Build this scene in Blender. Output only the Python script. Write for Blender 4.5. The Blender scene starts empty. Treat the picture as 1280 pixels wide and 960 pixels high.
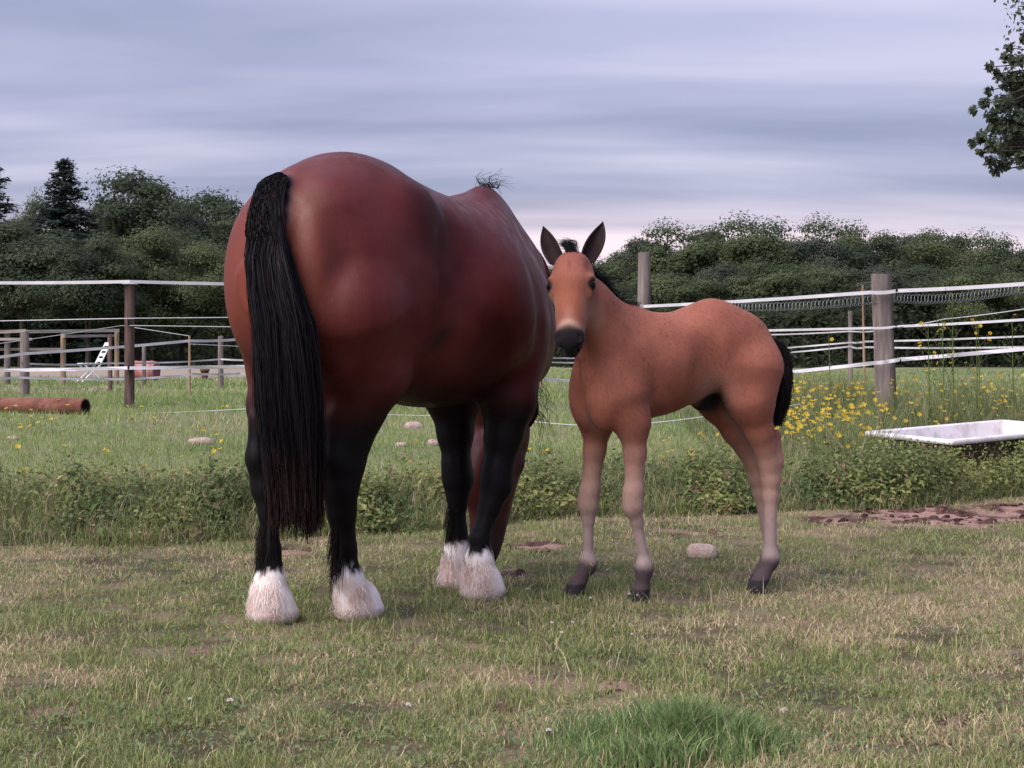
import bpy, math, random
import numpy as np
from mathutils import Vector, Matrix

random.seed(7)
RNG = np.random.default_rng(11)
scene = bpy.context.scene
COL = scene.collection
R = math.radians

# ------------------------------------------------------------------ camera
FPX, HOR, CAMZ = 2000.0, 445.0, 0.95          # focal length in photo pixels, horizon row, eye height
cam_d = bpy.data.cameras.new('camera')
cam = bpy.data.objects.new('camera', cam_d)
COL.objects.link(cam)
cam_d.sensor_width = 36.0
cam_d.sensor_fit = 'HORIZONTAL'
cam_d.lens = 36.0 * FPX / 1280.0
cam_d.shift_y = -(480.0 - HOR) / 1280.0
cam_d.clip_start = 0.05
cam_d.clip_end = 3000.0
cam_d.dof.use_dof = False
cam.location = (0, 0, CAMZ)
cam.rotation_euler = (R(90), 0, 0)
scene.camera = cam


def at(px, py, Y):
    """world point seen at photo pixel (px, py) at distance Y"""
    return Vector(((px - 640.0) / FPX * Y, Y, CAMZ - (py - HOR) / FPX * Y))


# ------------------------------------------------------------------ sky and sun
SUN_EL, SUN_AZ = R(46), R(227)                 # azimuth clockwise from +Y (view direction)
world = bpy.data.worlds.new('World')
scene.world = world
world.use_nodes = True
wn, wl = world.node_tree.nodes, world.node_tree.links
wn.clear()


def N(nodes, kind, **kw):
    n = nodes.new(kind)
    for k, v in kw.items():
        setattr(n, k, v)
    return n


def wmath(op, a, b=None, c=None):
    n = N(wn, 'ShaderNodeMath', operation=op)
    for i, v in enumerate((a, b, c)):
        if v is None:
            continue
        if isinstance(v, (int, float)):
            n.inputs[i].default_value = v
        else:
            wl.new(v, n.inputs[i])
    return n.outputs[0]


def wramp(fac, stops):
    r = N(wn, 'ShaderNodeValToRGB')
    el = r.color_ramp.elements
    while len(el) < len(stops):
        el.new(0.5)
    for e, (p, c) in zip(el, stops):
        e.position = p
        e.color = (*c, 1)
    wl.new(fac, r.inputs[0])
    return r.outputs[0]


def wmix(fac, a, b, mode='MIX'):
    m = N(wn, 'ShaderNodeMix', data_type='RGBA', blend_type=mode)
    for s, v in ((m.inputs[0], fac), (m.inputs[6], a), (m.inputs[7], b)):
        if isinstance(v, (int, float)):
            s.default_value = v
        elif isinstance(v, tuple):
            s.default_value = (*v, 1)
        else:
            wl.new(v, s)
    return m.outputs[2]


sky = N(wn, 'ShaderNodeTexSky', sky_type='NISHITA', sun_disc=False)
sky.sun_elevation = SUN_EL
sky.sun_rotation = SUN_AZ
sky.air_density = 1.0
sky.dust_density = 2.0
tc = N(wn, 'ShaderNodeTexCoord')
sep = N(wn, 'ShaderNodeSeparateXYZ')
wl.new(tc.outputs['Generated'], sep.inputs[0])
el_s = wmath('MAXIMUM', sep.outputs[2], 0.0)
# flat cloud deck seen in perspective: direction projected onto a plane overhead
den = wmath('ADD', el_s, 0.11)
cx = wmath('DIVIDE', sep.outputs[0], den)
cy = wmath('DIVIDE', sep.outputs[1], den)
cmb = N(wn, 'ShaderNodeCombineXYZ')
wl.new(wmath('MULTIPLY', cx, 0.35), cmb.inputs[0])
wl.new(cy, cmb.inputs[1])


def wnoise(scale, detail, rough, off, dist=0.0):
    mp = N(wn, 'ShaderNodeMapping')
    mp.inputs['Location'].default_value = off
    mp.inputs['Rotation'].default_value = (0, 0, R(-7))
    wl.new(cmb.outputs[0], mp.inputs[0])
    t = N(wn, 'ShaderNodeTexNoise')
    t.inputs['Scale'].default_value = scale
    t.inputs['Detail'].default_value = detail
    t.inputs['Roughness'].default_value = rough
    t.inputs['Distortion'].default_value = dist
    wl.new(mp.outputs[0], t.inputs[0])
    return t.outputs[0]


bands = wnoise(0.66, 4.5, 0.46, (3.3, 6.2, 0), 0.7)
bands2 = wnoise(1.5, 4.0, 0.5, (1.7, 9.4, 0), 0.3)
cl = wmath('ADD', wmath('MULTIPLY', bands, 0.70), wmath('MULTIPLY', bands2, 0.30))
cloud = wramp(cl, [(0.36, (0.195, 0.218, 0.345)), (0.46, (0.300, 0.320, 0.475)),
                   (0.54, (0.425, 0.430, 0.600)), (0.64, (0.64, 0.61, 0.77))])
# pale pinkish strip of clear sky low over the wood
glow = wramp(el_s, [(0.0, (1, 1, 1)), (0.072, (0.95, 0.95, 0.95)), (0.100, (0.0, 0.0, 0.0)), (1.0, (0, 0, 0))])
gsep = N(wn, 'ShaderNodeSeparateColor')
wl.new(glow, gsep.inputs[0])
gn = wmath('MULTIPLY', gsep.outputs[0], wramp(bands2, [(0.34, (0.35,) * 3), (0.6, (1,) * 3)]))
azi = wmath('SUBTRACT', sep.outputs[0], 0.06)
azi = wmath('EXPONENT', wmath('MULTIPLY', wmath('MULTIPLY', azi, azi), -14.0))
azi = wmath('MULTIPLY_ADD', azi, 0.60, 0.45)
cloud = wmix(wmath('MULTIPLY', wmath('MULTIPLY', gn, azi), 1.0), cloud, (1.08, 0.88, 0.96))
# overcast deck: brighter towards the zenith, as overcast skies are
zen = wmath('ADD', 0.80, wmath('MULTIPLY', el_s, 1.55))
zc = N(wn, 'ShaderNodeCombineColor')
for i in range(3):
    wl.new(zen, zc.inputs[i])
cloud = wmix(1.0, cloud, zc.outputs[0], 'MULTIPLY')
bg_sky = N(wn, 'ShaderNodeBackground')
bg_sky.inputs[1].default_value = 0.05
wl.new(sky.outputs[0], bg_sky.inputs[0])
bg_cl = N(wn, 'ShaderNodeBackground')
bg_cl.inputs[1].default_value = 0.335
wl.new(cloud, bg_cl.inputs[0])
mixw = N(wn, 'ShaderNodeMixShader')
mixw.inputs[0].default_value = 0.90            # nine tenths cloud cover
wl.new(bg_sky.outputs[0], mixw.inputs[1])
wl.new(bg_cl.outputs[0], mixw.inputs[2])
wout = N(wn, 'ShaderNodeOutputWorld')
wl.new(mixw.outputs[0], wout.inputs[0])

sun_d = bpy.data.lights.new('sun', 'SUN')
sun_d.energy = 1.5
sun_d.angle = R(58)
sun_d.color = (1.0, 0.91, 0.86)
sun = bpy.data.objects.new('sun', sun_d)
COL.objects.link(sun)
_to = Vector((math.sin(SUN_AZ) * math.cos(SUN_EL), math.cos(SUN_AZ) * math.cos(SUN_EL), math.sin(SUN_EL)))
sun.rotation_euler = _to.to_track_quat('Z', 'Y').to_euler()

scene.view_settings.view_transform = 'Standard'
scene.view_settings.look = 'None'
scene.view_settings.gamma = 1.0
scene.view_settings.exposure = 1.78
scene.view_settings.use_curve_mapping = False
scene.cycles.max_bounces = 6
scene.cycles.diffuse_bounces = 3
scene.cycles.transparent_max_bounces = 8

# ------------------------------------------------------------------ helpers
def tag(o, label=None, cat=None, group=None, kind=None):
    if label: o['label'] = label
    if cat: o['category'] = cat
    if group: o['group'] = group
    if kind: o['kind'] = kind
    return o


def empty(name, loc=(0, 0, 0), rz=0.0):
    o = bpy.data.objects.new(name, None)
    o.empty_display_size = 0.1
    o.location = loc
    o.rotation_euler = (0, 0, rz)
    COL.objects.link(o)
    return o


def obj(name, mesh, mats=None, parent=None):
    o = bpy.data.objects.new(name, mesh)
    if mats:
        for m in (mats if isinstance(mats, (list, tuple)) else [mats]):
            if len(mesh.materials) < (len(mats) if isinstance(mats, (list, tuple)) else 1):
                mesh.materials.append(m)
    COL.objects.link(o)
    if parent:
        o.parent = parent
    return o


def copy_tree(o, parent=None):
    c = o.copy()
    COL.objects.link(c)
    c.parent = parent
    for ch in o.children:
        copy_tree(ch, c)
    return c


def np_mesh(name, V, quads=None, tris=None, smooth=True, col=None, attr='coat'):
    """fast mesh from numpy arrays; col = per-vertex rgb"""
    me = bpy.data.meshes.new(name)
    V = np.asarray(V, np.float32)
    nq = 0 if quads is None else len(quads)
    nt = 0 if tris is None else len(tris)
    loops = []
    if nq: loops.append(np.asarray(quads, np.int32).ravel())
    if nt: loops.append(np.asarray(tris, np.int32).ravel())
    loops = np.concatenate(loops)
    me.vertices.add(len(V))
    me.vertices.foreach_set('co', V.ravel())
    me.loops.add(len(loops))
    me.loops.foreach_set('vertex_index', loops)
    me.polygons.add(nq + nt)
    starts = np.concatenate([np.arange(nq) * 4, nq * 4 + np.arange(nt) * 3]).astype(np.int32)
    me.polygons.foreach_set('loop_start', starts)
    me.polygons.foreach_set('use_smooth', np.full(nq + nt, smooth, bool))
    me.update(calc_edges=True)
    if col is not None:
        a = me.color_attributes.new(attr, 'FLOAT_COLOR', 'POINT')
        c4 = np.ones((len(V), 4), np.float32)
        c4[:, :3] = col
        a.data.foreach_set('color', c4.ravel())
    return me


class MB:
    """collects boxes, tubes, lathes -> one mesh"""
    def __init__(self):
        self.v, self.f, self.sm = [], [], []

    def add(self, vs, fs, smooth=False):
        b = len(self.v)
        self.v += [tuple(p) for p in vs]
        self.f += [tuple(b + i for i in f) for f in fs]
        self.sm += [smooth] * len(fs)
        return self

    def box(self, c, s, m=None):
        x, y, z = (k / 2 for k in s)
        vs = [Vector((a * x, b * y, d * z)) for a in (-1, 1) for b in (-1, 1) for d in (-1, 1)]
        if m is not None:
            vs = [m @ p for p in vs]
        vs = [p + Vector(c) for p in vs]
        return self.add(vs, [(0, 1, 3, 2), (4, 6, 7, 5), (0, 4, 5, 1), (2, 3, 7, 6), (0, 2, 6, 4), (1, 5, 7, 3)])

    def tube(self, pts, rad, n=8, cap=True, jit=0.0, smooth=True):
        pts = [Vector(p) for p in pts]
        if isinstance(rad, (int, float)):
            rad = [rad] * len(pts)
        rings = []
        up = Vector((0, 0, 1))
        prev = None
        for i, p in enumerate(pts):
            t = (pts[min(i + 1, len(pts) - 1)] - pts[max(i - 1, 0)]).normalized()
            if prev is None:
                a = t.cross(up)
                if a.length < 1e-3:
                    a = t.cross(Vector((1, 0, 0)))
            else:
                a = prev - t * prev.dot(t)
            a.normalize()
            prev = a
            b = t.cross(a)
            rings.append([p + (a * math.cos(k * 2 * math.pi / n) + b * math.sin(k * 2 * math.pi / n)) *
                          rad[i] * (1 + random.uniform(-jit, jit)) for k in range(n)])
        vs = [q for r in rings for q in r]
        fs = []
        for i in range(len(pts) - 1):
            for k in range(n):
                fs.append((i * n + k, i * n + (k + 1) % n, (i + 1) * n + (k + 1) % n, (i + 1) * n + k))
        self.add(vs, fs, smooth)
        if cap:
            self.add(rings[0][::-1], [tuple(range(n))])
            self.add(rings[-1], [tuple(range(n))])
        return self

    def mesh(self, name):
        me = bpy.data.meshes.new(name)
        me.from_pydata(self.v, [], self.f)
        me.polygons.foreach_set('use_smooth', self.sm)
        me.update()
        return me

    def build(self, name, mat, parent=None, loc=None):
        me = self.mesh(name)
        o = obj(name, me, mat, parent)
        if loc is not None:
            o.location = loc
        return o


def hash3(i, j, k, seed=0):
    n = (i.astype(np.int64) * 73856093) ^ (j.astype(np.int64) * 19349663) ^ (k.astype(np.int64) * 83492791) ^ (seed * 2654435)
    n = (n ^ (n >> 13)) * 1274126177 & 0x7fffffff
    n = (n ^ (n >> 16)) * 668265263 & 0x7fffffff
    return (n & 0xffff) / 65535.0


def vnoise(P, scale, seed=0, octaves=3, gain=0.5):
    """value noise in 0..1 at (N,3) or (N,2) points"""
    P = np.asarray(P, np.float64)
    if P.shape[1] == 2:
        P = np.column_stack([P, np.zeros(len(P))])
    out, amp, tot = np.zeros(len(P)), 1.0, 0.0
    for o in range(octaves):
        Q = P * scale * (2 ** o) + 17.3 * o
        I = np.floor(Q).astype(np.int64)
        f = Q - I
        f = f * f * (3 - 2 * f)
        s = np.zeros(len(P))
        for a in (0, 1):
            for b in (0, 1):
                for c in (0, 1):
                    w = (f[:, 0] if a else 1 - f[:, 0]) * (f[:, 1] if b else 1 - f[:, 1]) * (f[:, 2] if c else 1 - f[:, 2])
                    s += w * hash3(I[:, 0] + a, I[:, 1] + b, I[:, 2] + c, seed + o)
        out += amp * s
        tot += amp
        amp *= gain
    return out / tot


def sstep(a, b, x):
    t = np.clip((x - a) / (b - a), 0, 1)
    return t * t * (3 - 2 * t)


def lerp(a, b, t):
    t = np.asarray(t)[..., None]
    return np.asarray(a) * (1 - t) + np.asarray(b) * t


# ------------------------------------------------------------------ materials
def new_mat(name):
    m = bpy.data.materials.new(name)
    m.use_nodes = True
    nt = m.node_tree
    return m, nt.nodes, nt.links, nt.nodes['Principled BSDF']


def mat_plain(name, c1, c2=None, scale=8.0, rough=0.7, bump=0.0, spec=0.3, metal=0.0, stretch=(1, 1, 1), coords='Object', detail=6.0, bscale=None, lo=0.35, hi=0.65):
    m, n, l, b = new_mat(name)
    b.inputs['Roughness'].default_value = rough
    b.inputs['Specular IOR Level'].default_value = spec
    b.inputs['Metallic'].default_value = metal
    b.inputs['Base Color'].default_value = (*c1, 1)
    if c2 is None and not bump:
        return m
    t = n.new('ShaderNodeTexCoord')
    mp = n.new('ShaderNodeMapping')
    mp.inputs['Scale'].default_value = stretch
    l.new(t.outputs[coords], mp.inputs[0])
    no = n.new('ShaderNodeTexNoise')
    no.inputs['Scale'].default_value = scale
    no.inputs['Detail'].default_value = detail
    no.inputs['Roughness'].default_value = 0.65
    l.new(mp.outputs[0], no.inputs[0])
    if c2 is not None:
        r = n.new('ShaderNodeValToRGB')
        r.color_ramp.elements[0].position = lo
        r.color_ramp.elements[1].position = hi
        r.color_ramp.elements[0].color = (*c1, 1)
        r.color_ramp.elements[1].color = (*c2, 1)
        l.new(no.outputs[0], r.inputs[0])
        l.new(r.outputs[0], b.inputs['Base Color'])
    if bump:
        src = no
        if bscale:
            src = n.new('ShaderNodeTexNoise')
            src.inputs['Scale'].default_value = bscale
            src.inputs['Detail'].default_value = 5
            l.new(mp.outputs[0], src.inputs[0])
        bp = n.new('ShaderNodeBump')
        bp.inputs['Strength'].default_value = bump
        bp.inputs['Distance'].default_value = 0.02
        l.new(src.outputs[0], bp.inputs['Height'])
        l.new(bp.outputs[0], b.inputs['Normal'])
    return m


def mat_leaf(name, attr='col', trans=0.35, rough=0.55, spec=0.25):
    """leaf / grass material: colour of each blade or leaf from its attribute, thin and slightly translucent"""
    m, n, l, b = new_mat(name)
    a = n.new('ShaderNodeAttribute')
    a.attribute_name = attr
    l.new(a.outputs['Color'], b.inputs['Base Color'])
    b.inputs['Roughness'].default_value = rough
    b.inputs['Specular IOR Level'].default_value = spec
    if trans > 0:
        tr = n.new('ShaderNodeBsdfTranslucent')
        l.new(a.outputs['Color'], tr.inputs['Color'])
        mx = n.new('ShaderNodeMixShader')
        mx.inputs[0].default_value = trans
        l.new(b.outputs[0], mx.inputs[1])
        l.new(tr.outputs[0], mx.inputs[2])
        l.new(mx.outputs[0], n['Material Output'].inputs[0])
    return m


def mat_coat(name, rough=0.48, sheen=0.25, spec=0.35, hair_bump=0.12):
    """short animal coat: colour from attribute plus fine hair grain"""
    m, n, l, b = new_mat(name)
    a = n.new('ShaderNodeAttribute')
    a.attribute_name = 'coat'
    t = n.new('ShaderNodeTexCoord')
    mp = n.new('ShaderNodeMapping')
    mp.inputs['Scale'].default_value = (1.0, 1.0, 0.28)
    l.new(t.outputs['Object'], mp.inputs[0])
    no = n.new('ShaderNodeTexNoise')
    no.inputs['Scale'].default_value = 190
    no.inputs['Detail'].default_value = 3
    l.new(mp.outputs[0], no.inputs[0])
    no2 = n.new('ShaderNodeTexNoise')
    no2.inputs['Scale'].default_value = 26
    no2.inputs['Detail'].default_value = 5
    l.new(mp.outputs[0], no2.inputs[0])
    ad = n.new('ShaderNodeMath'); ad.operation = 'MULTIPLY_ADD'
    l.new(no2.outputs[0], ad.inputs[0]); ad.inputs[1].default_value = 0.28; ad.inputs[2].default_value = 0.70
    ad2 = n.new('ShaderNodeMath'); ad2.operation = 'MULTIPLY_ADD'
    l.new(no.outputs[0], ad2.inputs[0]); ad2.inputs[1].default_value = 0.32; l.new(ad.outputs[0], ad2.inputs[2])
    vm = n.new('ShaderNodeVectorMath'); vm.operation = 'SCALE'
    l.new(a.outputs['Color'], vm.inputs[0]); l.new(ad2.outputs[0], vm.inputs['Scale'])
    l.new(vm.outputs[0], b.inputs['Base Color'])
    b.inputs['Roughness'].default_value = rough
    bw = n.new('ShaderNodeRGBToBW'); l.new(a.outputs['Color'], bw.inputs[0])
    mr = n.new('ShaderNodeMapRange'); mr.inputs[1].default_value = .008; mr.inputs[2].default_value = .03; mr.inputs[3].default_value = .10; mr.inputs[4].default_value = spec   # dull black points, glossier bay
    l.new(bw.outputs[0], mr.inputs[0]); l.new(mr.outputs[0], b.inputs['Specular IOR Level'])
    b.inputs['Sheen Weight'].default_value = sheen
    b.inputs['Sheen Roughness'].default_value = 0.4
    ro = n.new('ShaderNodeMapRange'); ro.inputs[1].default_value = .3; ro.inputs[2].default_value = .7
    ro.inputs[3].default_value = rough - .07; ro.inputs[4].default_value = min(rough + .16, 1)      # dusty patches are duller
    l.new(no2.outputs[0], ro.inputs[0]); l.new(ro.outputs[0], b.inputs['Roughness'])
    bp = n.new('ShaderNodeBump')
    bp.inputs['Strength'].default_value = hair_bump
    bp.inputs['Distance'].default_value = 0.004
    l.new(no.outputs[0], bp.inputs['Height'])
    l.new(bp.outputs[0], b.inputs['Normal'])
    return m


def mat_hair(name, rough=0.42, spec=0.4):
    m, n, l, b = new_mat(name)
    a = n.new('ShaderNodeAttribute')
    a.attribute_name = 'coat'
    l.new(a.outputs['Color'], b.inputs['Base Color'])
    b.inputs['Roughness'].default_value = rough
    b.inputs['Specular IOR Level'].default_value = spec
    return m


def strands_mesh(name, P, width, col, taper=0.25, rng=RNG):
    """P (n, m, 3) polylines -> thin ribbons; width (n,), col (n,3) or (n,m,3)"""
    n, m, _ = P.shape
    T = np.gradient(P, axis=1)
    T /= np.linalg.norm(T, axis=2, keepdims=True) + 1e-9
    rv = rng.normal(size=(n, 1, 3))
    W = np.cross(T, rv)
    W /= np.linalg.norm(W, axis=2, keepdims=True) + 1e-9
    prof = np.linspace(1, taper, m)[None, :, None]
    W = W * prof * np.asarray(width).reshape(n, 1, 1) * 0.5
    V = np.stack([P - W, P + W], axis=2).reshape(-1, 3)
    base = (np.arange(n)[:, None] * m + np.arange(m - 1)[None, :]) * 2
    q = np.stack([base, base + 1, base + 3, base + 2], axis=2).reshape(-1, 4)
    c = np.asarray(col)
    if c.ndim == 2:
        c = np.repeat(c[:, None, :], m, axis=1)
    C = np.repeat(c[:, :, None, :], 2, axis=2).reshape(-1, 3)
    return np_mesh(name, V, quads=q, col=C)

# ------------------------------------------------------------------ lie of the land
def bank_y(x):
    return 9.0 + 0.48 * np.clip(x, -6, 6) + 0.16 * np.sin(x * 1.9 + .6) + 0.08 * np.sin(x * 4.3)


def ground_z(x, y):
    x, y = np.asarray(x, float), np.asarray(y, float)
    d = y - bank_y(x)
    rise = 0.13 * sstep(-0.05, 0.55, d) * (1 - 0.55 * sstep(1.2, 2.6, x))
    far = 0.33 * sstep(0.5, 6.5, d)
    P = np.stack([x.ravel(), y.ravel()], 1)
    n = (vnoise(P, 0.8, 51, 3) - .5).reshape(x.shape) * 0.05 * sstep(-.2, 1.5, d) + (vnoise(P, 2.6, 52, 2) - .5).reshape(x.shape) * 0.014
    back = 0.035 * np.clip(y - 28, 0, 500) * 0.0
    return rise + far + n + back


def gz(x, y):
    return float(ground_z(np.array([x]), np.array([y]))[0])


# patches of bare earth and droppings in the turf: (photo px, py, half width px, half height px, strength)
def _patch(px, py, hw, hh, s):
    Y = CAMZ * FPX / (py - HOR)
    Y0 = CAMZ * FPX / (py + hh - HOR)
    return ((px - 640) / FPX * Y, Y, hw / FPX * Y, max(Y - Y0, .02), s)


SOIL = [_patch(*a) for a in (
    (1170, 646, 120, 12, 1.0), (1040, 652, 46, 7, .9), (1300, 640, 80, 12, 1.0),
    (672, 684, 34, 7, .8), (860, 667, 40, 6, .55), (645, 716, 22, 5, .7), (815, 660, 30, 5, .45),
    (365, 690, 30, 5, .6), (390, 658, 40, 5, .5), (252, 816, 20, 6, .95), (590, 812, 14, 6, .8), (775, 862, 30, 10, .6), (70, 888, 40, 9, .5), (628, 888, 14, 8, .9), (1160, 835, 60, 9, .35),
    (675, 850, 26, 9, .5), (940, 826, 12, 5, .8), (1205, 905, 34, 9, .55), (120, 700, 26, 4, .5), (1000, 785, 40, 8, .35), (545, 720, 26, 6, .35), (660, 670, 14, 4, .6), (100, 808, 46, 8, .3), (60, 940, 40, 10, .35))]


def soil_mask(x, y):
    P = np.stack([x, y], 1)
    n = vnoise(P, 9, 61, 4, .6)
    m = np.zeros(len(x))
    for (sx, sy, rx, ry, s) in SOIL:
        q = ((x - sx) / rx) ** 2 + ((y - sy) / ry) ** 2
        m = np.maximum(m, s * sstep(1.5, .35, q + 2.2 * (n - .5)))
    return m


def build_ground():
    ys = [2.6]
    while ys[-1] < 12: ys.append(ys[-1] + .028 + max(0, ys[-1] - 6) * .008)
    while ys[-1] < 420: ys.append(ys[-1] * 1.06)
    ys = np.array([-30, -8, 0, 1.6] + ys)
    us = np.concatenate([-np.geomspace(260, 4.2, 26), np.arange(-4.1, 4.11, .036), np.geomspace(4.2, 260, 26)])
    X, Y = np.meshgrid(us, ys)
    Z = ground_z(X, Y)
    V = np.stack([X.ravel(), Y.ravel(), Z.ravel()], 1)
    m = np.zeros(len(V))
    near = (V[:, 1] > 2.5) & (V[:, 1] < 12) & (np.abs(V[:, 0]) < 5)
    m[near] = soil_mask(V[near, 0], V[near, 1])
    V[:, 2] += m * (vnoise(V[:, :2], 16, 66, 3, .6) - .55) * .05
    ny, nx = X.shape
    i = (np.arange(ny - 1)[:, None] * nx + np.arange(nx - 1)[None]).ravel()
    q = np.stack([i, i + 1, i + nx + 1, i + nx], 1)
    n1 = vnoise(V[:, :2], 1.3, 71, 4); n2 = vnoise(V[:, :2], 7, 72, 4, .6)
    turf = lerp((0.070, 0.064, 0.036), (0.215, 0.165, 0.110), sstep(.35, .65, .5 * n1 + .5 * n2))
    earth = lerp((0.070, 0.036, 0.032), (0.30, 0.185, 0.155), sstep(.40, .58, n2))
    C = lerp(turf, earth, np.clip(m * 1.2, 0, 1))
    d = V[:, 1] - bank_y(V[:, 0])
    mead = lerp((0.110, 0.145, 0.065), (0.19, 0.20, 0.10), sstep(.35, .65, vnoise(V[:, :2], .5, 73, 3)))
    C = lerp(C, mead, sstep(.2, 1.0, d))
    # pale track of bare sand in the far paddock on the left, straw-dry ground elsewhere
    sand = sstep(34, 40, V[:, 1]) * sstep(66, 58, V[:, 1]) * sstep(-2, -7, V[:, 0])
    C = lerp(C, np.array((0.30, 0.235, 0.20)), .85 * sand)
    me = np_mesh('ground', V, quads=q, col=C, attr='col')
    mt, n, l, b = new_mat('turf_ground')
    a = n.new('ShaderNodeAttribute'); a.attribute_name = 'col'
    t = n.new('ShaderNodeTexCoord')
    no = n.new('ShaderNodeTexNoise'); no.inputs['Scale'].default_value = 60; no.inputs['Detail'].default_value = 6; no.inputs['Roughness'].default_value = .7
    l.new(t.outputs['Object'], no.inputs[0])
    ma = n.new('ShaderNodeMath'); ma.operation = 'MULTIPLY_ADD'; ma.inputs[1].default_value = 1.1; ma.inputs[2].default_value = .45
    l.new(no.outputs[0], ma.inputs[0])
    vm = n.new('ShaderNodeVectorMath'); vm.operation = 'SCALE'
    l.new(a.outputs['Color'], vm.inputs[0]); l.new(ma.outputs[0], vm.inputs['Scale'])
    l.new(vm.outputs[0], b.inputs['Base Color'])
    b.inputs['Roughness'].default_value = .95; b.inputs['Specular IOR Level'].default_value = .1
    bp = n.new('ShaderNodeBump'); bp.inputs['Strength'].default_value = .7; bp.inputs['Distance'].default_value = .02
    l.new(no.outputs[0], bp.inputs['Height']); l.new(bp.outputs[0], b.inputs['Normal'])
    o = obj('ground', me, mt)
    return tag(o, kind='structure')


build_ground()

# ------------------------------------------------------------------ sculpting: smooth-blended volumes -> one continuous skin
class Sculpt:
    def __init__(self, lo, hi, h):
        self.h = h
        self.lo = np.array(lo, np.float64)
        n = np.ceil((np.array(hi) - self.lo) / h).astype(int) + 1
        self.ax = [self.lo[i] + h * np.arange(n[i]) for i in range(3)]
        self.F = np.full(n, 10.0, np.float32)

    def _box(self, lo, hi):
        s = []
        for i in range(3):
            a = int(np.clip(math.floor((lo[i] - self.lo[i]) / self.h), 0, self.F.shape[i]))
            b = int(np.clip(math.ceil((hi[i] - self.lo[i]) / self.h) + 1, 0, self.F.shape[i]))
            s.append(slice(a, b))
        s = tuple(s)
        X, Y, Z = np.meshgrid(self.ax[0][s[0]], self.ax[1][s[1]], self.ax[2][s[2]], indexing='ij', sparse=True)
        return s, X, Y, Z

    def _union(self, s, d, k):
        F = self.F[s]
        hh = np.maximum(k - np.abs(F - d), 0) / k
        self.F[s] = (np.minimum(F, d) - hh * hh * k * 0.25).astype(np.float32)

    def _cut(self, s, d, k):
        F = self.F[s]
        hh = np.maximum(k - np.abs(F + d), 0) / k
        self.F[s] = (np.maximum(F, -d) + hh * hh * k * 0.25).astype(np.float32)

    def cone(self, a, b, ra, rb, k=0.04, sy=1.0, cut=False):
        """tapered limb piece; sy squeezes it sideways (local y)"""
        a, b = np.array(a, float), np.array(b, float)
        pad = max(ra, rb) * max(1, sy) + max(k, 3 * self.h)
        s, X, Y, Z = self._box(np.minimum(a, b) - pad, np.maximum(a, b) + pad)
        ab = b - a
        q = ab.copy(); q[1] /= sy
        L2 = max(float(q @ q), 1e-9)
        px, py, pz = X - a[0], (Y - a[1]) / sy, Z - a[2]
        t = np.clip((px * q[0] + py * q[1] + pz * q[2]) / L2, 0, 1)
        d = np.sqrt((px - t * q[0]) ** 2 + (py - t * q[1]) ** 2 + (pz - t * q[2]) ** 2) - (ra + (rb - ra) * t)
        d = d * min(1.0, sy)
        (self._cut if cut else self._union)(s, d, k)

    def chain(self, pts, k=0.03, sy=1.0):
        for (p, r), (q, t) in zip(pts[:-1], pts[1:]):
            self.cone(p, q, r, t, k, sy)

    def ell(self, c, r, k=0.05, axes=None, cut=False):
        c, r = np.array(c, float), np.array(r, float)
        A = np.eye(3) if axes is None else np.array([np.array(v, float) / np.linalg.norm(v) for v in axes])
        pad = max(r) + max(k, 3 * self.h)
        s, X, Y, Z = self._box(c - pad, c + pad)
        px, py, pz = X - c[0], Y - c[1], Z - c[2]
        k0 = k1 = 0.0
        for i in range(3):
            u = px * A[i, 0] + py * A[i, 1] + pz * A[i, 2]
            k0 = k0 + (u / r[i]) ** 2
            k1 = k1 + (u / r[i] ** 2) ** 2
        k0 = np.sqrt(k0); k1 = np.sqrt(k1) + 1e-9
        d = k0 * (k0 - 1) / k1
        (self._cut if cut else self._union)(s, d, k)

    def loft(self, secs, k=0.05):
        """trunk: sections (x, ztop, zbottom, halfwidth, z of widest, exponent up, exponent down)"""
        S = np.array(secs, float)
        lo = (S[0, 0] - 0.1, -S[:, 3].max() - 0.1, S[:, 2].min() - 0.1)
        hi = (S[-1, 0] + 0.1, S[:, 3].max() + 0.1, S[:, 1].max() + 0.1)
        s, X, Y, Z = self._box(lo, hi)
        xs = X[:, 0, 0]
        # smooth (cubic Hermite) interpolation of every column
        def cub(col):
            x, y = S[:, 0], S[:, col]
            m = np.gradient(y, x)
            i = np.clip(np.searchsorted(x, xs) - 1, 0, len(x) - 2)
            hh = x[i + 1] - x[i]
            t = np.clip((xs - x[i]) / hh, 0, 1)
            return ((2 * t**3 - 3 * t**2 + 1) * y[i] + (t**3 - 2 * t**2 + t) * hh * m[i] +
                    (-2 * t**3 + 3 * t**2) * y[i + 1] + (t**3 - t**2) * hh * m[i + 1])[:, None, None]
        zt, zb, hw, zm, pu, pd = (cub(i) for i in range(1, 7))
        hw = np.maximum(hw, 0.01)
        dz = Z - zm
        up = dz > 0
        v = np.abs(dz) / np.maximum(np.where(up, zt - zm, zm - zb), 0.01)
        u = np.abs(Y) / hw
        p = np.where(up, pu, pd)
        rho = (u ** p + v ** p + 1e-9) ** (1 / p)
        d = np.sqrt(Y * Y + dz * dz) * (1 - 1 / rho)
        out = np.maximum(np.maximum(S[0, 0] - X, X - S[-1, 0]), 0)
        d = np.where(out > 0, np.sqrt(out ** 2 + np.maximum(d, 0) ** 2), d) * 0.92
        self._union(s, d, k)

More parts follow.
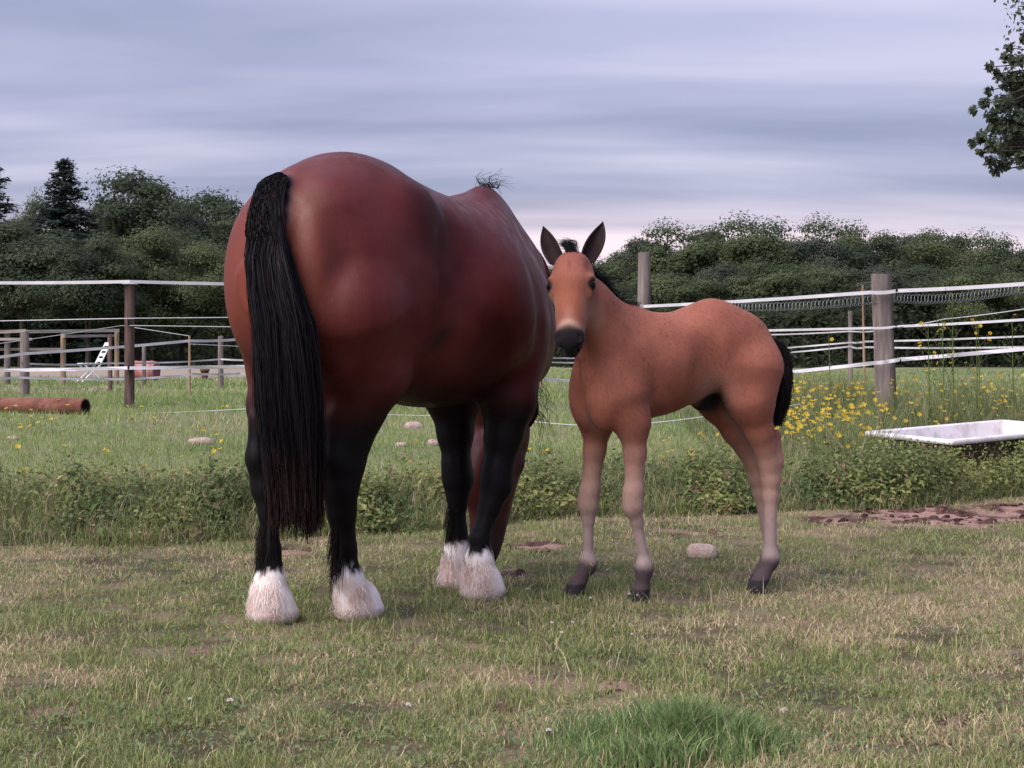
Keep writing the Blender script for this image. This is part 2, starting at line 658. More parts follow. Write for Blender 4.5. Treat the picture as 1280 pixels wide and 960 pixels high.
    def skin(self, smooth=3):
        F, h = self.F, self.h
        ins = F < 0
        nx, ny, nz = F.shape
        cnt = np.zeros((nx - 1, ny - 1, nz - 1), np.int8)
        for a in (0, 1):
            for b in (0, 1):
                for c in (0, 1):
                    cnt += ins[a:nx - 1 + a, b:ny - 1 + b, c:nz - 1 + c]
        mixed = (cnt > 0) & (cnt < 8)
        I = np.argwhere(mixed)
        idx = np.full(mixed.shape, -1, np.int64)
        idx[mixed] = np.arange(len(I))
        pos, num = np.zeros((len(I), 3)), np.zeros(len(I))
        cor = [(a, b, c) for a in (0, 1) for b in (0, 1) for c in (0, 1)]
        for p in cor:
            for ax in range(3):
                if p[ax]:
                    continue
                q = list(p); q[ax] = 1
                f0 = F[I[:, 0] + p[0], I[:, 1] + p[1], I[:, 2] + p[2]]
                f1 = F[I[:, 0] + q[0], I[:, 1] + q[1], I[:, 2] + q[2]]
                cr = (f0 < 0) != (f1 < 0)
                t = np.where(cr, f0 / (f0 - f1 + 1e-12), 0)
                pt = np.tile(np.array(p, float), (len(I), 1))
                pt[:, ax] += t
                pos += np.where(cr[:, None], pt, 0)
                num += cr
        V = self.lo + h * (I + pos / num[:, None])
        Q = []
        for ax in range(3):
            o = [(1, 2), (2, 0), (0, 1)][ax]
            sl0 = [slice(None)] * 3; sl1 = [slice(None)] * 3
            sl0[ax] = slice(0, -1); sl1[ax] = slice(1, None)
            s0, s1 = ins[tuple(sl0)], ins[tuple(sl1)]
            E = np.argwhere(s0 != s1)
            lim = np.array(mixed.shape)
            ok = (E[:, o[0]] > 0) & (E[:, o[1]] > 0) & (E[:, o[0]] < lim[o[0]]) & (E[:, o[1]] < lim[o[1]])
            E = E[ok]
            def cell(d0, d1):
                C = E.copy(); C[:, o[0]] -= d0; C[:, o[1]] -= d1
                return idx[C[:, 0], C[:, 1], C[:, 2]]
            q = np.stack([cell(1, 1), cell(0, 1), cell(0, 0), cell(1, 0)], 1)
            fl = ~s0[E[:, 0], E[:, 1], E[:, 2]]
            q[fl] = q[fl][:, ::-1]
            Q.append(q)
        Q = np.concatenate(Q)
        Q = Q[(Q >= 0).all(1)]
        e = np.concatenate([Q[:, [0, 1]], Q[:, [1, 2]], Q[:, [2, 3]], Q[:, [3, 0]]])
        e = np.concatenate([e, e[:, ::-1]])
        deg = np.bincount(e[:, 0], minlength=len(V))[:, None]
        for it in range(smooth * 2):
            A = np.stack([np.bincount(e[:, 0], V[e[:, 1], c], minlength=len(V)) for c in range(3)], 1) / np.maximum(deg, 1)
            V = V + (0.5 if it % 2 == 0 else -0.52) * (A - V)
        return V, Q


def ear_geo(base, up, side, front, H, W, n=11, m=9, thick=0.005):
    """cupped leaf-shaped ear: opening faces `front`"""
    up, side, front = (np.array(v, float) / np.linalg.norm(v) for v in (up, side, front))
    V = []
    for layer in (0, 1):
        for i in range(n):
            u = i / (n - 1)
            w = W * (0.95 + 1.85 * u) * (1 - u) ** 0.95 * (1 + 0.35 * u) if u < 1 else 0.0
            w = max(w, 0.0012)
            for j in range(m):
                v = -1 + 2 * j / (m - 1)
                ang = v * 1.75 * (1 - 0.45 * u)
                p = np.array(base) + up * (H * u) + side * (math.sin(ang) * w) + front * ((1 - math.cos(ang)) * w * 0.85 + 0.10 * H * u * u)
                if layer:
                    p = p + front * thick * (1 - u) * (1.0) - side * math.sin(ang) * thick
                V.append(p)
    q = []
    for layer in (0, 1):
        b = layer * n * m
        for i in range(n - 1):
            for j in range(m - 1):
                f = [b + i * m + j, b + i * m + j + 1, b + (i + 1) * m + j + 1, b + (i + 1) * m + j]
                q.append(f if layer else f[::-1])
    for i in range(n - 1):
        for j in (0, m - 1):
            f = [i * m + j, (i + 1) * m + j, n * m + (i + 1) * m + j, n * m + i * m + j]
            q.append(f if j == 0 else f[::-1])
    return np.array(V), np.array(q)


coat_mare = mat_coat('mare_coat', rough=0.44, sheen=0.0, spec=0.28, hair_bump=0.16)
coat_foal = mat_coat('foal_coat', rough=0.7, sheen=0.08, spec=0.12, hair_bump=0.2)
hair_mat = mat_hair('horse_hair', rough=.6, spec=.10)
feather_mat = mat_leaf('feather_hair', attr='coat', trans=.45, rough=.6, spec=.2)
coat_hair_mat = mat_leaf('foal_fuzz', attr='coat', trans=.5, rough=.8, spec=.05)
eye_mat, _n, _l, _b = new_mat('eye')
_b.inputs['Base Color'].default_value = (0.006, 0.004, 0.0035, 1)
_b.inputs['Roughness'].default_value = 0.22
_b.inputs['Specular IOR Level'].default_value = 0.12


def curve_pts(ctrl, m):
    """Catmull-Rom through control points (.., c, 3) -> (.., m, 3)"""
    C = np.asarray(ctrl, float)
    c = C.shape[-2]
    P = np.concatenate([2 * C[..., :1, :] - C[..., 1:2, :], C, 2 * C[..., -1:, :] - C[..., -2:-1, :]], axis=-2)
    t = np.linspace(0, c - 1, m)
    i = np.minimum(t.astype(int), c - 2)
    f = (t - i)[:, None]
    p0, p1, p2, p3 = (P[..., i + k, :] for k in range(4))
    return 0.5 * (2 * p1 + (p2 - p0) * f + (2 * p0 - 5 * p1 + 4 * p2 - p3) * f**2 + (3 * p1 - p0 - 3 * p2 + p3) * f**3)


# ================================================================== the mare
def build_mare():
    S = Sculpt((-0.50, -0.56, -0.02), (1.72, 0.62, 1.80), 0.0125)
    #        x     ztop  zbot   hw    zwide  pu   pd
    S.loft([(-0.275, 1.30, 1.08, 0.10, 1.20, 2.0, 2.0),
            (-0.235, 1.45, 0.98, 0.20, 1.22, 2.0, 2.0),
            (-0.15, 1.575, 0.90, 0.265, 1.24, 2.0, 2.0),
            (-0.02, 1.655, 0.86, 0.322, 1.25, 2.1, 2.0),
            (0.10, 1.690, 0.85, 0.352, 1.26, 2.15, 2.0),
            (0.24, 1.682, 0.83, 0.370, 1.26, 2.1, 2.0),
            (0.38, 1.640, 0.79, 0.370, 1.20, 2.0, 2.1),
            (0.53, 1.598, 0.755, 0.400, 1.16, 1.95, 2.15),
            (0.68, 1.575, 0.755, 0.412, 1.16, 1.9, 2.15),
            (0.82, 1.600, 0.785, 0.395, 1.14, 1.60, 2.1),
            (0.94, 1.640, 0.81, 0.345, 1.10, 1.35, 2.1),
            (1.05, 1.600, 0.83, 0.265, 1.08, 1.30, 2.1),
            (1.16, 1.48, 0.86, 0.20, 1.06, 1.5, 2.0),
            (1.25, 1.32, 0.92, 0.13, 1.08, 2.0, 2.0),
            (1.31, 1.20, 1.02, 0.07, 1.13, 2.0, 2.0)], k=0.05)
    for s in (-1, 1):
        S.ell((-0.03, 0.150 * s, 1.22), (0.225, 0.165, 0.33), 0.10)             # buttock
        S.ell((0.12, 0.200 * s, 1.12), (0.21, 0.15, 0.32), 0.14, axes=[(1, 0, -.35), (0, 1, 0), (.35, 0, 1)])   # thigh
        S.ell((0.98, 0.170 * s, 1.10), (0.16, 0.12, 0.27), 0.09, axes=[(1, 0, .3), (0, 1, 0), (-.3, 0, 1)])      # shoulder
    S.chain([((-0.10, -0.01, 1.560), .035), ((-0.19, -0.035, 1.515), .036), ((-0.25, -0.07, 1.42), .034), ((-0.275, -0.11, 1.28), .03)], k=.07)   # dock of the tail
    # crease between the haunches and the hollow flank
    for s in (-1, 1):
        S.ell((0.385, 0.440 * s, 1.40), (0.055, 0.062, 0.18), 0.14, cut=True)
        S.cone((0.40, 0.44 * s, 1.30), (0.30, 0.40 * s, 0.98), .030, .022, 0.07, cut=True)      # fold of the flank
        S.ell((0.24, 0.275 * s, 1.47), (0.08, 0.05, 0.07), 0.13)                                # point of hip
        S.cone((-0.15, 0.335 * s, 1.42), (-0.12, 0.350 * s, 0.95), .022, .022, 0.10, cut=True)  # furrow down the haunch
        S.cone((0.86, 0.40 * s, 1.42), (0.92, 0.37 * s, 1.00), .020, .020, 0.07, cut=True)      # behind the shoulder
    # hind legs
    LH = [((0.0, 0.155, 1.10), 0.185), ((0.0, 0.15, 0.92), 0.15), ((-0.06, 0.14, 0.78), 0.100), ((-0.125, 0.105, 0.56), 0.056),
          ((-0.135, 0.10, 0.48), 0.050), ((-0.135, 0.09, 0.40), 0.035), ((-0.135, 0.085, 0.26), 0.031)]
    RH = [((0.02, -0.20, 1.10), 0.22), ((0.09, -0.175, 0.92), 0.170), ((0.065, -0.145, 0.78), 0.108), ((0.02, -0.125, 0.56), 0.068),
          ((0.01, -0.12, 0.48), 0.058), ((0.02, -0.115, 0.40), 0.047), ((0.045, -0.105, 0.26), 0.043)]
    RF = [((0.93, -0.18, 0.98), 0.135), ((0.88, -0.18, 0.78), 0.108), ((0.855, -0.175, 0.64), 0.072), ((0.825, -0.165, 0.50), 0.056),
          ((0.815, -0.165, 0.44), 0.055), ((0.79, -0.16, 0.37), 0.040), ((0.735, -0.15, 0.24), 0.037)]
    LF = [((0.95, 0.18, 0.98), 0.135), ((0.93, 0.155, 0.78), 0.108), ((0.915, 0.13, 0.64), 0.070), ((0.905, 0.115, 0.50), 0.054),
          ((0.905, 0.11, 0.44), 0.053), ((0.90, 0.105, 0.37), 0.037), ((0.895, 0.10, 0.24), 0.034)]
    hoof = {'LH': (-0.135, 0.078), 'RH': (0.125, -0.095), 'RF': (0.755, -0.150), 'LF': (0.915, 0.10)}
    for key, leg in (('LH', LH), ('RH', RH), ('RF', RF), ('LF', LF)):
        S.chain(leg, k=0.035)
        (fx, fy, fz), _r = leg[-1]
        hx, hy = hoof[key]
        S.cone((fx, fy, fz), (fx * .8 + hx * .2, fy * .8 + hy * .2, 0.17), 0.036, 0.046, 0.03)    # fetlock
        S.cone((fx * .8 + hx * .2, fy * .8 + hy * .2, 0.17), (hx + .01, hy, 0.09), 0.045, 0.048, 0.03)   # pastern
        S.cone((hx + .01, hy, 0.085), (hx + .025, hy, 0.035), 0.050, 0.058, 0.02)     # hoof
        S.cone((fx * .7 + hx * .3 - .012, fy * .7 + hy * .3, 0.155), (hx - .020, hy, 0.042), 0.040, 0.060, 0.04)     # bell of hair round the heel
        S.ell((hx + .040, hy, 0.030), (0.080, 0.056, 0.036), 0.03)
        S.ell((hx + .032, hy, 0.075), (0.052, 0.047, 0.045), 0.04)
        if key in ('LH', 'RH'):                                   # point of the hock
            p = leg[3][0]
            S.cone((p[0] - 0.055, p[1], p[2] + 0.03), (p[0] - 0.02, p[1], p[2] - 0.08), 0.032, 0.028, 0.04)
            S.cone((p[0] - 0.055, p[1], p[2] + 0.03), (p[0] - 0.055, p[1], p[2] + 0.17), 0.028, 0.030, 0.05)
        else:
            p = leg[4][0]
            S.ell((p[0] + 0.015, p[1], p[2] + 0.01), (0.052, 0.052, 0.055), 0.03)
            S.ell((leg[0][0][0] - 0.10, leg[0][0][1], 0.88), (0.10, 0.07, 0.13), 0.06)
    # grazing neck and head, turned to her left
    S.chain([((1.06, 0.03, 1.26), 0.20), ((1.22, 0.12, 1.08), 0.185), ((1.33, 0.24, 0.84), 0.155), ((1.38, 0.27, 0.64), 0.125)], k=0.08)
    O = np.array((1.44, 0.255, 0.64)); M = np.array((1.26, 0.245, 0.055))
    A = (M - O) / np.linalg.norm(M - O)
    Lh = np.array((0.0, 1.0, 0.0)); Nn = np.cross(Lh, A); Nn /= np.linalg.norm(Nn)
    if Nn[0] < 0: Nn = -Nn
    P = lambda a, l, n: O + A * a + Lh * l + Nn * n
    S.ell(P(.08, 0, -.06), (.12, .10, .10), .05, axes=[A, Lh, Nn])
    S.cone(P(.10, 0, -.05), P(.50, 0, -.03), .105, .068, .04)
    S.ell(P(.23, 0, -.12), (.17, .115, .125), .05, axes=[A, Lh, Nn])
    S.cone(P(.25, 0, -.13), P(.55, 0, -.06), .06, .045, .05)
    S.ell(P(.58, 0, -.045), (.075, .062, .065), .04, axes=[A, Lh, Nn])
    for s in (-1, 1):
        S.ell(P(.17, .088 * s, -.03), (.045, .025, .035), .03, axes=[A, Lh, Nn])
        S.ell(P(.595, .045 * s, .005), (.02, .014, .018), .012, axes=[A, Lh, Nn], cut=True)
    V, Q = S.skin(3)
    V[:, 1] *= 1 - .105 * sstep(.72, 1.0, V[:, 2]) * (V[:, 0] < 1.2)
    for s in (-1, 1):
        ev, eq = ear_geo(P(.0, .06 * s, -.05), -A * .9 + Lh * .35 * s - Nn * .1, Lh, Nn + Lh * .3 * s, 0.17, 0.042)
        Q = np.concatenate([Q, eq + len(V)]); V = np.concatenate([V, ev])
    # coat: bay with black points and white feathered feet
    x, y, z = V.T
    n1 = vnoise(V, 3.2, 3); n2 = vnoise(V, 14, 5); n3 = vnoise(V, 60, 8, 2)
    bay = lerp((0.044, 0.0056, 0.0066), (0.082, 0.0116, 0.0104), sstep(.3, .7, n1))
    C = bay * (0.78 + 0.32 * n2 + .12 * n3)[:, None]
    # shade painted in as a darker underside, warm light as redder buttocks
    red = sstep(-0.05, -0.30, x) * sstep(0.85, 1.15, z)
    C = lerp(C, np.array((0.21, 0.052, 0.030)), 0.55 * red)
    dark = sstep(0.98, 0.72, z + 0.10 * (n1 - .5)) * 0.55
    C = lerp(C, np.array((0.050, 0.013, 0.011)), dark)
    spot = np.exp(-(((x - 0.335) / 0.05) ** 2 + ((z - 1.02 - 0.5 * (x - .335)) / 0.040) ** 2)) * (y < -.2)  # small dark patch at the right flank fold
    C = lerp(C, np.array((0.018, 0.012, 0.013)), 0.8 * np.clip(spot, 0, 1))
    black = np.array((0.0060, 0.0050, 0.0065))
    dd = np.min(np.linalg.norm(V[:, None, :] - np.array([(-0.20, -0.035, 1.53), (-0.235, -0.055, 1.475), (-0.265, -0.07, 1.42), (-0.29, -0.10, 1.32)])[None], axis=2), axis=1)
    C = lerp(C, black, sstep(.070, .045, dd))
    head = (x > 1.12) & (z < 0.85) & (y > 0.02) & ~((np.abs(x - .9) < .2) & (z < .3))
    leg_t = sstep(0.92, 0.66, z + 0.16 * (n1 - .5))
    C = lerp(C, black, np.where(head, 0, leg_t))
    C = lerp(C, np.array((0.03, 0.012, 0.012)), np.where(head, sstep(.30, .12, z), 0))
    ns = vnoise(V * np.array((1, 1, .18)), 70, 15, 2)
    w = sstep(0.205, 0.175, z + 0.03 * (n2 - .5) + .07 * (ns - .5)) * (~head)
    C = lerp(C, lerp((0.90, 0.83, 0.83), (0.80, 0.66, 0.61), sstep(.42, .75, n2)), w)
    w2 = w * sstep(0.045, 0.03, z)
    C = lerp(C, np.array((0.55, 0.46, 0.42)), w2)
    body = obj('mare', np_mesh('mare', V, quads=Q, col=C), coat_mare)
    tag(body, 'dark bay mare with black tail and white feathered feet, grazing with her rump towards us', 'horse')

    rng = np.random.default_rng(3)
    # ---- tail
    n = 15000
    u = rng.random(n)
    dock = curve_pts([(-0.09, -0.012, 1.600), (-0.20, -0.035, 1.535), (-0.27, -0.07, 1.43), (-0.295, -0.11, 1.28)], 40)
    root = dock[((.30 + .70 * u ** 1.1) * 39).astype(int)]
    ang = rng.random(n) * 2 * np.pi
    rr = np.sqrt(rng.random(n))
    a, b = np.cos(ang) * rr, np.sin(ang) * rr
    sg = np.sign(a) * (1 - (1 - np.abs(a)) ** 1.0)
    root = root + np.stack([-0.020 * np.sqrt(1 - a * a) - .010 * u, .050 * sg, 0.040 * np.sqrt(1 - a * a) * (1 - .6 * u)], 1)
    ln = 0.74 + 0.26 * rng.random(n) ** 0.6
    lock = vnoise(np.stack([a * 3.1, b * 3.1, u * 1.5], 1), 1.0, 77, 2) - .5
    levels = [(1.24, -0.320, -0.120, .100, .055), (1.05, -0.315, -0.175, .118, .080), (0.82, -0.310, -0.195, .130, .090),
              (0.60, -0.295, -0.205, .120, .090), (0.40, -0.285, -0.205, .105, .085)]
    dk2 = dock[np.minimum(((.42 + .58 * u) * 39).astype(int), 39)] + np.stack([-.045 - .02 * b, .082 * a, .012 - .012 * np.abs(a) * 2], 1)
    ctrl = [root, dk2]
    for (zl, cx_, cy_, wy, wx) in levels:
        zz = root[:, 2] - (root[:, 2] - zl) * (0.80 + 0.20 * ln) * np.where(zl < .5, ln + .25 * lock, 1)
        ctrl.append(np.stack([cx_ + wx * b + .03 * lock + rng.normal(0, .006, n), cy_ + .93 * wy * a + .05 * lock + rng.normal(0, .007, n), zz], 1))
    P3 = curve_pts(np.stack(ctrl, 1), 11)
    ph = rng.random((n, 1)) * 6.28
    t = np.linspace(0, 1, 11)[None]
    P3[..., 1] += 0.008 * np.sin(t * 9 + ph) * t
    P3[..., 0] += 0.008 * np.cos(t * 8 + ph) * t
    tc_ = np.where(rng.random((n, 1)) < .05, np.array([[.03, .012, .009]]), np.array([[.0075, .0065, .009]])) * (0.6 + .8 * rng.random((n, 1)))
    tcol = np.repeat(tc_[:, None], 11, 1)
    tcol = lerp(tcol, np.array((.045, .018, .012)), (sstep(.78, 1.0, t) * (0.10 + .45 * (rng.random((n, 1)) < .5))))
    tl = obj('tail', strands_mesh('tail', P3, 0.0024 + .0014 * rng.random(n), tcol, .5, rng), hair_mat, body)
    # ---- mane: along the crest, falling to her right; a ruffled tuft at the withers
    n = 2200
    crest = curve_pts([(1.13, 0.06, 1.38), (1.20, 0.12, 1.28), (1.32, 0.22, 1.10), (1.43, 0.30, 0.86), (1.47, 0.28, 0.70)], 60)
    i = (rng.random(n) * 59).astype(int)
    root = crest[i] + rng.normal(0, .008, (n, 3))
    s = i / 59.0
    L = (0.03 + 0.14 * sstep(.10, .45, s)) * (.7 + .5 * rng.random(n))
    sidev = np.where(rng.random(n) < .06, -1.0, 1.0)
    p1 = root + np.stack([rng.normal(0.01, .02, n), sidev * .04 + rng.normal(0, .015, n), .012 + .012 * rng.random(n)], 1)
    p2 = p1 + np.stack([rng.normal(.03, .03, n), sidev * (.04 + .08 * sstep(.1, .4, s)), -L * .5], 1)
    p3 = p2 + np.stack([rng.normal(.0, .02, n), sidev * .02 + rng.normal(0, .01, n), -L * .6], 1)
    P3 = curve_pts(np.stack([root, p1, p2, p3], 1), 9)
    obj('mane', strands_mesh('mane', P3, np.full(n, .0035), np.full((n, 3), .011), .3, rng), hair_mat, body)
    # ---- a few ruffled hairs standing up at the withers
    n = 60
    root = np.stack([.92 + .12 * rng.random(n), rng.normal(0, .012, n), np.full(n, 1.632)], 1)
    p1 = root + np.stack([rng.normal(-.01, .02, n), rng.normal(0, .02, n), .012 + .035 * rng.random(n) ** 2], 1)
    p2 = p1 + np.stack([rng.normal(.03, .03, n), rng.normal(-.02, .03, n), rng.normal(.0, .02, n)], 1)
    P3 = curve_pts(np.stack([root, p1, p2], 1), 7)
    obj('mane_tuft', strands_mesh('mane_tuft', P3, np.full(n, .0030), np.full((n, 3), .012), .3, rng), hair_mat, body)
    # ---- feathers: long hair from the fetlocks to the ground
    for key, leg in (('LH', LH), ('RH', RH), ('RF', RF), ('LF', LF)):
        (fx, fy, fz), _r = leg[-1]
        hx, hy = hoof[key]
        n = 800
        th = rng.normal(np.pi, .95, n)                      # densest at the back
        back = np.cos(th) < -0.2
        z0 = 0.03 + 0.12 * rng.random(n)
        z0 = np.where(back, z0 + .02 * rng.random(n), z0)
        f = np.clip((z0 - 0.09) / (fz - 0.09), 0, 1)
        cx0 = hx + (fx - hx) * f; cy0 = hy + (fy - hy) * f
        r0 = 0.036 + .022 * (1 - f) + .006 * back
        dx, dy = np.cos(th), np.sin(th)
        root = np.stack([cx0 + r0 * dx, cy0 + r0 * dy, z0], 1)
        fl = .002 + .010 * rng.random(n) + .012 * back
        zend = np.maximum(0.008 + .035 * rng.random(n) ** 2, z0 - .04 - .10 * rng.random(n))
        ex = hx + .012 + (0.054 + fl * .8) * dx + rng.normal(0, .010, n)
        ey = hy + (0.050 + fl * .8) * dy + rng.normal(0, .010, n)
        p1 = root + np.stack([fl * dx * .8, fl * dy * .8, -.25 * (z0 - zend)], 1)
        p2 = np.stack([ex, ey, zend], 1)
        lk = vnoise(root, 30, 9, 2)[:, None] - .5
        cv = rng.normal(0, .010, (n, 3)) * np.array((1, 1, .3))
        pm = .45 * p1 + .55 * p2 + cv + np.stack([.006 * dx, .006 * dy, np.zeros(n)], 1) * (1 + 4 * lk)
        p2 = p2 + lk * np.stack([.03 * dx, .03 * dy, np.zeros(n)], 1)
        P3 = curve_pts(np.stack([root, p1, pm, p2], 1), 8)
        wcol = lerp((.95, .89, .88), (.80, .62, .54), np.clip(.5 * rng.random(n) ** 2.0 + .6 * back * sstep(.35, .7, vnoise(root * 1.0, 22, 4, 2)), 0, 1))
        cc = np.repeat(wcol[:, None], 8, 1)
        cc = lerp(cc, np.array((.68, .52, .44)), np.linspace(0, 1, 8)[None] ** 2 * .5 * rng.random((n, 1)))
        # dark hair running down the back of the cannon into the white
        m = 260
        th2 = rng.normal(np.pi, .45, m)
        zz = .205 + .16 * rng.random(m)
        leg_p = np.array([p for p, r in leg[3:]])
        order = np.argsort(leg_p[:, 2])
        bx = np.interp(zz, leg_p[order, 2], leg_p[order, 0]); by = np.interp(zz, leg_p[order, 2], leg_p[order, 1])
        root2 = np.stack([bx + .034 * np.cos(th2), by + .034 * np.sin(th2), zz], 1)
        q1 = root2 + np.stack([.012 * np.cos(th2), .012 * np.sin(th2), np.full(m, -.04)], 1)
        q2 = q1 + np.stack([.010 * np.cos(th2) + rng.normal(0, .006, m), .01 * np.sin(th2) + rng.normal(0, .006, m), -.03 - .05 * rng.random(m)], 1)
        Pd = curve_pts(np.stack([root2, q1, q2], 1), 8)
        dc = np.repeat((np.array([[.016, .011, .011]]) * (.7 + rng.random((m, 1))))[:, None], 8, 1)
        obj('leg_feather', strands_mesh('leg_feather', np.concatenate([P3, Pd]), np.concatenate([np.full(n, .0023), np.full(m, .0025)]),
                                        np.concatenate([cc, dc]), .35, rng), feather_mat, body)
    # ---- eyes
    for s in (-1, 1):
        mb = MB()
        eye_ball(mb, P(.175, .098 * s, -.025), .019)
        mb.build('eye', eye_mat, body)
    body.location = (-0.706, 5.725, 0)
    body.rotation_euler = (0, 0, math.atan2(0.777, 0.629))
    return body


def eye_ball(mb, c, r, nu=14, nv=9):
    vs, fs = [], []
    for i in range(nv + 1):
        ph = math.pi * i / nv
        for j in range(nu):
            a = 2 * math.pi * j / nu
            vs.append((c[0] + r * math.sin(ph) * math.cos(a), c[1] + r * math.sin(ph) * math.sin(a), c[2] + r * math.cos(ph)))
    for i in range(nv):
        for j in range(nu):
            fs.append((i * nu + j, (i + 1) * nu + j, (i + 1) * nu + (j + 1) % nu, i * nu + (j + 1) % nu))
    mb.add(vs, fs, True)


# ================================================================== the foal
FO = np.array((1.03, 6.50)); FH = np.array((-0.891, -0.454)); FL = np.array((0.454, -0.891))


def f_loc(px, py, Y):
    """photo pixel at distance Y -> foal's own axes"""
    p = at(px, py, Y)
    d = np.array((p.x, p.y)) - FO
    return np.array((d @ FH, d @ FL, p.z))


def f_dir(v):
    return np.array((v[0] * FH[0] + v[1] * FH[1], v[0] * FL[0] + v[1] * FL[1], v[2]))


def build_foal():
    S = Sculpt((-0.26, -0.36, -0.02), (1.28, 0.40, 1.62), 0.0075)
    S.loft([(0.025, 1.02, 0.90, 0.045, 0.97, 2.0, 2.0),
            (0.055, 1.070, 0.85, 0.095, 0.98, 2.0, 2.0),
            (0.11, 1.120, 0.82, 0.132, 0.99, 2.0, 2.0),
            (0.19, 1.163, 0.81, 0.150, 1.00, 2.0, 2.0),
            (0.27, 1.180, 0.80, 0.155, 1.00, 1.85, 2.0),
            (0.36, 1.155, 0.765, 0.148, 0.95, 1.75, 2.0),
            (0.45, 1.125, 0.730, 0.155, 0.93, 1.75, 2.0),
            (0.55, 1.125, 0.708, 0.155, 0.92, 1.7, 2.0),
            (0.63, 1.145, 0.700, 0.142, 0.92, 1.6, 1.9),
            (0.71, 1.130, 0.702, 0.130, 0.91, 1.7, 1.8),
            (0.79, 1.075, 0.735, 0.112, 0.90, 1.9, 1.8),
            (0.845, 1.00, 0.79, 0.070, 0.90, 2.0, 2.0),
            (0.87, 0.95, 0.84, 0.035, 0.90, 2.0, 2.0)], k=0.03)
    for s in (-1, 1):
        S.ell((0.14, 0.078 * s, 0.93), (0.112, 0.078, 0.17), 0.06)
        S.ell((0.18, 0.098 * s, 0.90), (0.11, 0.062, 0.16), 0.06, axes=[(1, 0, -.4), (0, 1, 0), (.4, 0, 1)])
        S.ell((0.735, 0.082 * s, 0.87), (0.085, 0.062, 0.165), 0.07, axes=[(1, 0, .35), (0, 1, 0), (-.35, 0, 1)])
        S.ell((0.795, 0.072 * s, 0.785), (0.058, 0.055, 0.115), 0.07)
        S.ell((0.385, 0.168 * s, 0.90), (0.045, 0.02, 0.10), 0.06, cut=True)
    S.ell((0.90, 0, 0.86), (0.055, 0.012, 0.12), 0.04, cut=True)         # groove of the breast
    S.ell((-0.015, 0, 0.92), (0.06, 0.012, 0.12), 0.03, cut=True)
    legs = {
        'LF': [((0.715, 0.095, 0.80), .078), ((0.690, 0.100, 0.70), .058), ((0.680, 0.098, 0.58), .041), ((0.680, 0.092, 0.440), .034), ((0.680, 0.090, 0.375), .031),
               ((0.665, 0.085, 0.32), .021), ((0.628, 0.078, 0.175), .0205)],
        'RF': [((0.735, -0.095, 0.80), .078), ((0.730, -0.100, 0.70), .058), ((0.737, -0.110, 0.58), .041), ((0.745, -0.128, 0.43), .034), ((0.748, -0.132, 0.365), .031),
               ((0.750, -0.136, 0.31), .021), ((0.745, -0.148, 0.175), .0205)],
        'LH': [((0.13, 0.095, 0.90), .120), ((0.145, 0.095, 0.78), .088), ((0.095, 0.088, 0.655), .054), ((0.040, 0.078, 0.515), .037), ((0.030, 0.074, 0.455), .034),
               ((0.028, 0.072, 0.39), .027), ((0.026, 0.068, 0.175), .025)],
        'RH': [((0.15, -0.095, 0.90), .120), ((0.160, -0.095, 0.78), .088), ((0.085, -0.088, 0.645), .054), ((0.000, -0.078, 0.51), .037), ((-0.015, -0.076, 0.45), .034),
               ((-0.03, -0.074, 0.385), .027), ((-0.075, -0.072, 0.175), .025)]}
    hoof = {'LF': (0.630, 0.065), 'RF': (0.785, -0.168), 'LH': (0.072, 0.063), 'RH': (-0.03, -0.072)}
    for key, leg in legs.items():
        S.chain(leg[:3], k=0.05); S.chain(leg[2:], k=0.024)
        (fx, fy, fz), _r = leg[-1]
        hx, hy = hoof[key]
        S.ell((fx - .004, fy, .135), (.034, .031, .040), .025)                       # fetlock
        S.cone((fx, fy, .135), (hx * .75 + fx * .25, hy * .75 + fy * .25, .065), .029, .030, .022)
        S.cone((hx, hy, .055), (hx + .014, hy, .016), .033, .042, .012)             # hoof
        if key[1] == 'H':
            p = leg[3][0]
            S.cone((p[0] - .042, p[1], p[2] + .012), (p[0] - .02, p[1], p[2] - .075), .021, .018, .025)
            S.cone((p[0] - .042, p[1], p[2] + .012), (p[0] - .035, p[1], p[2] + .12), .019, .020, .03)
        else:
            p = leg[4][0]
            S.ell((p[0] + .010, p[1], p[2] + .020), (.031, .031, .055), .030)
    S.ell((0.30, 0.0, 0.765), (0.055, 0.032, 0.035), 0.03)
    # neck, turned towards the camera
    poll = f_loc(714.5, 303, 5.98)
    A0 = f_dir((-0.035, -0.36, -0.93)); N0 = f_dir((-0.20, -0.90, 0.36))
    S.chain([((0.70, 0.0, 0.95), .132), ((0.785, 0.03, 1.03), .108), (tuple(poll * .45 + np.array((0.775, 0.03, 1.06)) * .55 - np.array((-.015, 0, .065))), .088),
             (tuple(poll + A0 * .155 - N0 * .085), .070)], k=0.05, sy=0.86)
    S.cone((0.66, 0, 1.075), tuple(poll + A0 * .115 - N0 * .095), .050, .036, .06)
    A = f_dir((-0.035, -0.36, -0.93)); A /= np.linalg.norm(A)
    Nn = f_dir((-0.20, -0.90, 0.36)); Nn -= A * (A @ Nn); Nn /= np.linalg.norm(Nn)
    Lh = np.cross(A, Nn)                                     # towards image right or left
    O = poll + A * .0
    P = lambda a, l, n: O + A * a + Lh * l + Nn * n
    ax = [A, Lh, Nn]
    S.ell(P(.095, 0, -.042), (.072, .066, .074), .04, axes=ax)             # cranium
    S.ell(P(.140, 0, -.030), (.085, .074, .062), .04, axes=ax)             # forehead
    S.cone(P(.17, 0, -.025), P(.355, 0, -.014), .070, .049, .04)           # nose bone
    S.ell(P(.175, 0, -.095), (.115, .060, .075), .04, axes=ax)             # cheeks
    S.cone(P(.20, 0, -.085), P(.380, 0, -.045), .054, .036, .04)           # jaw
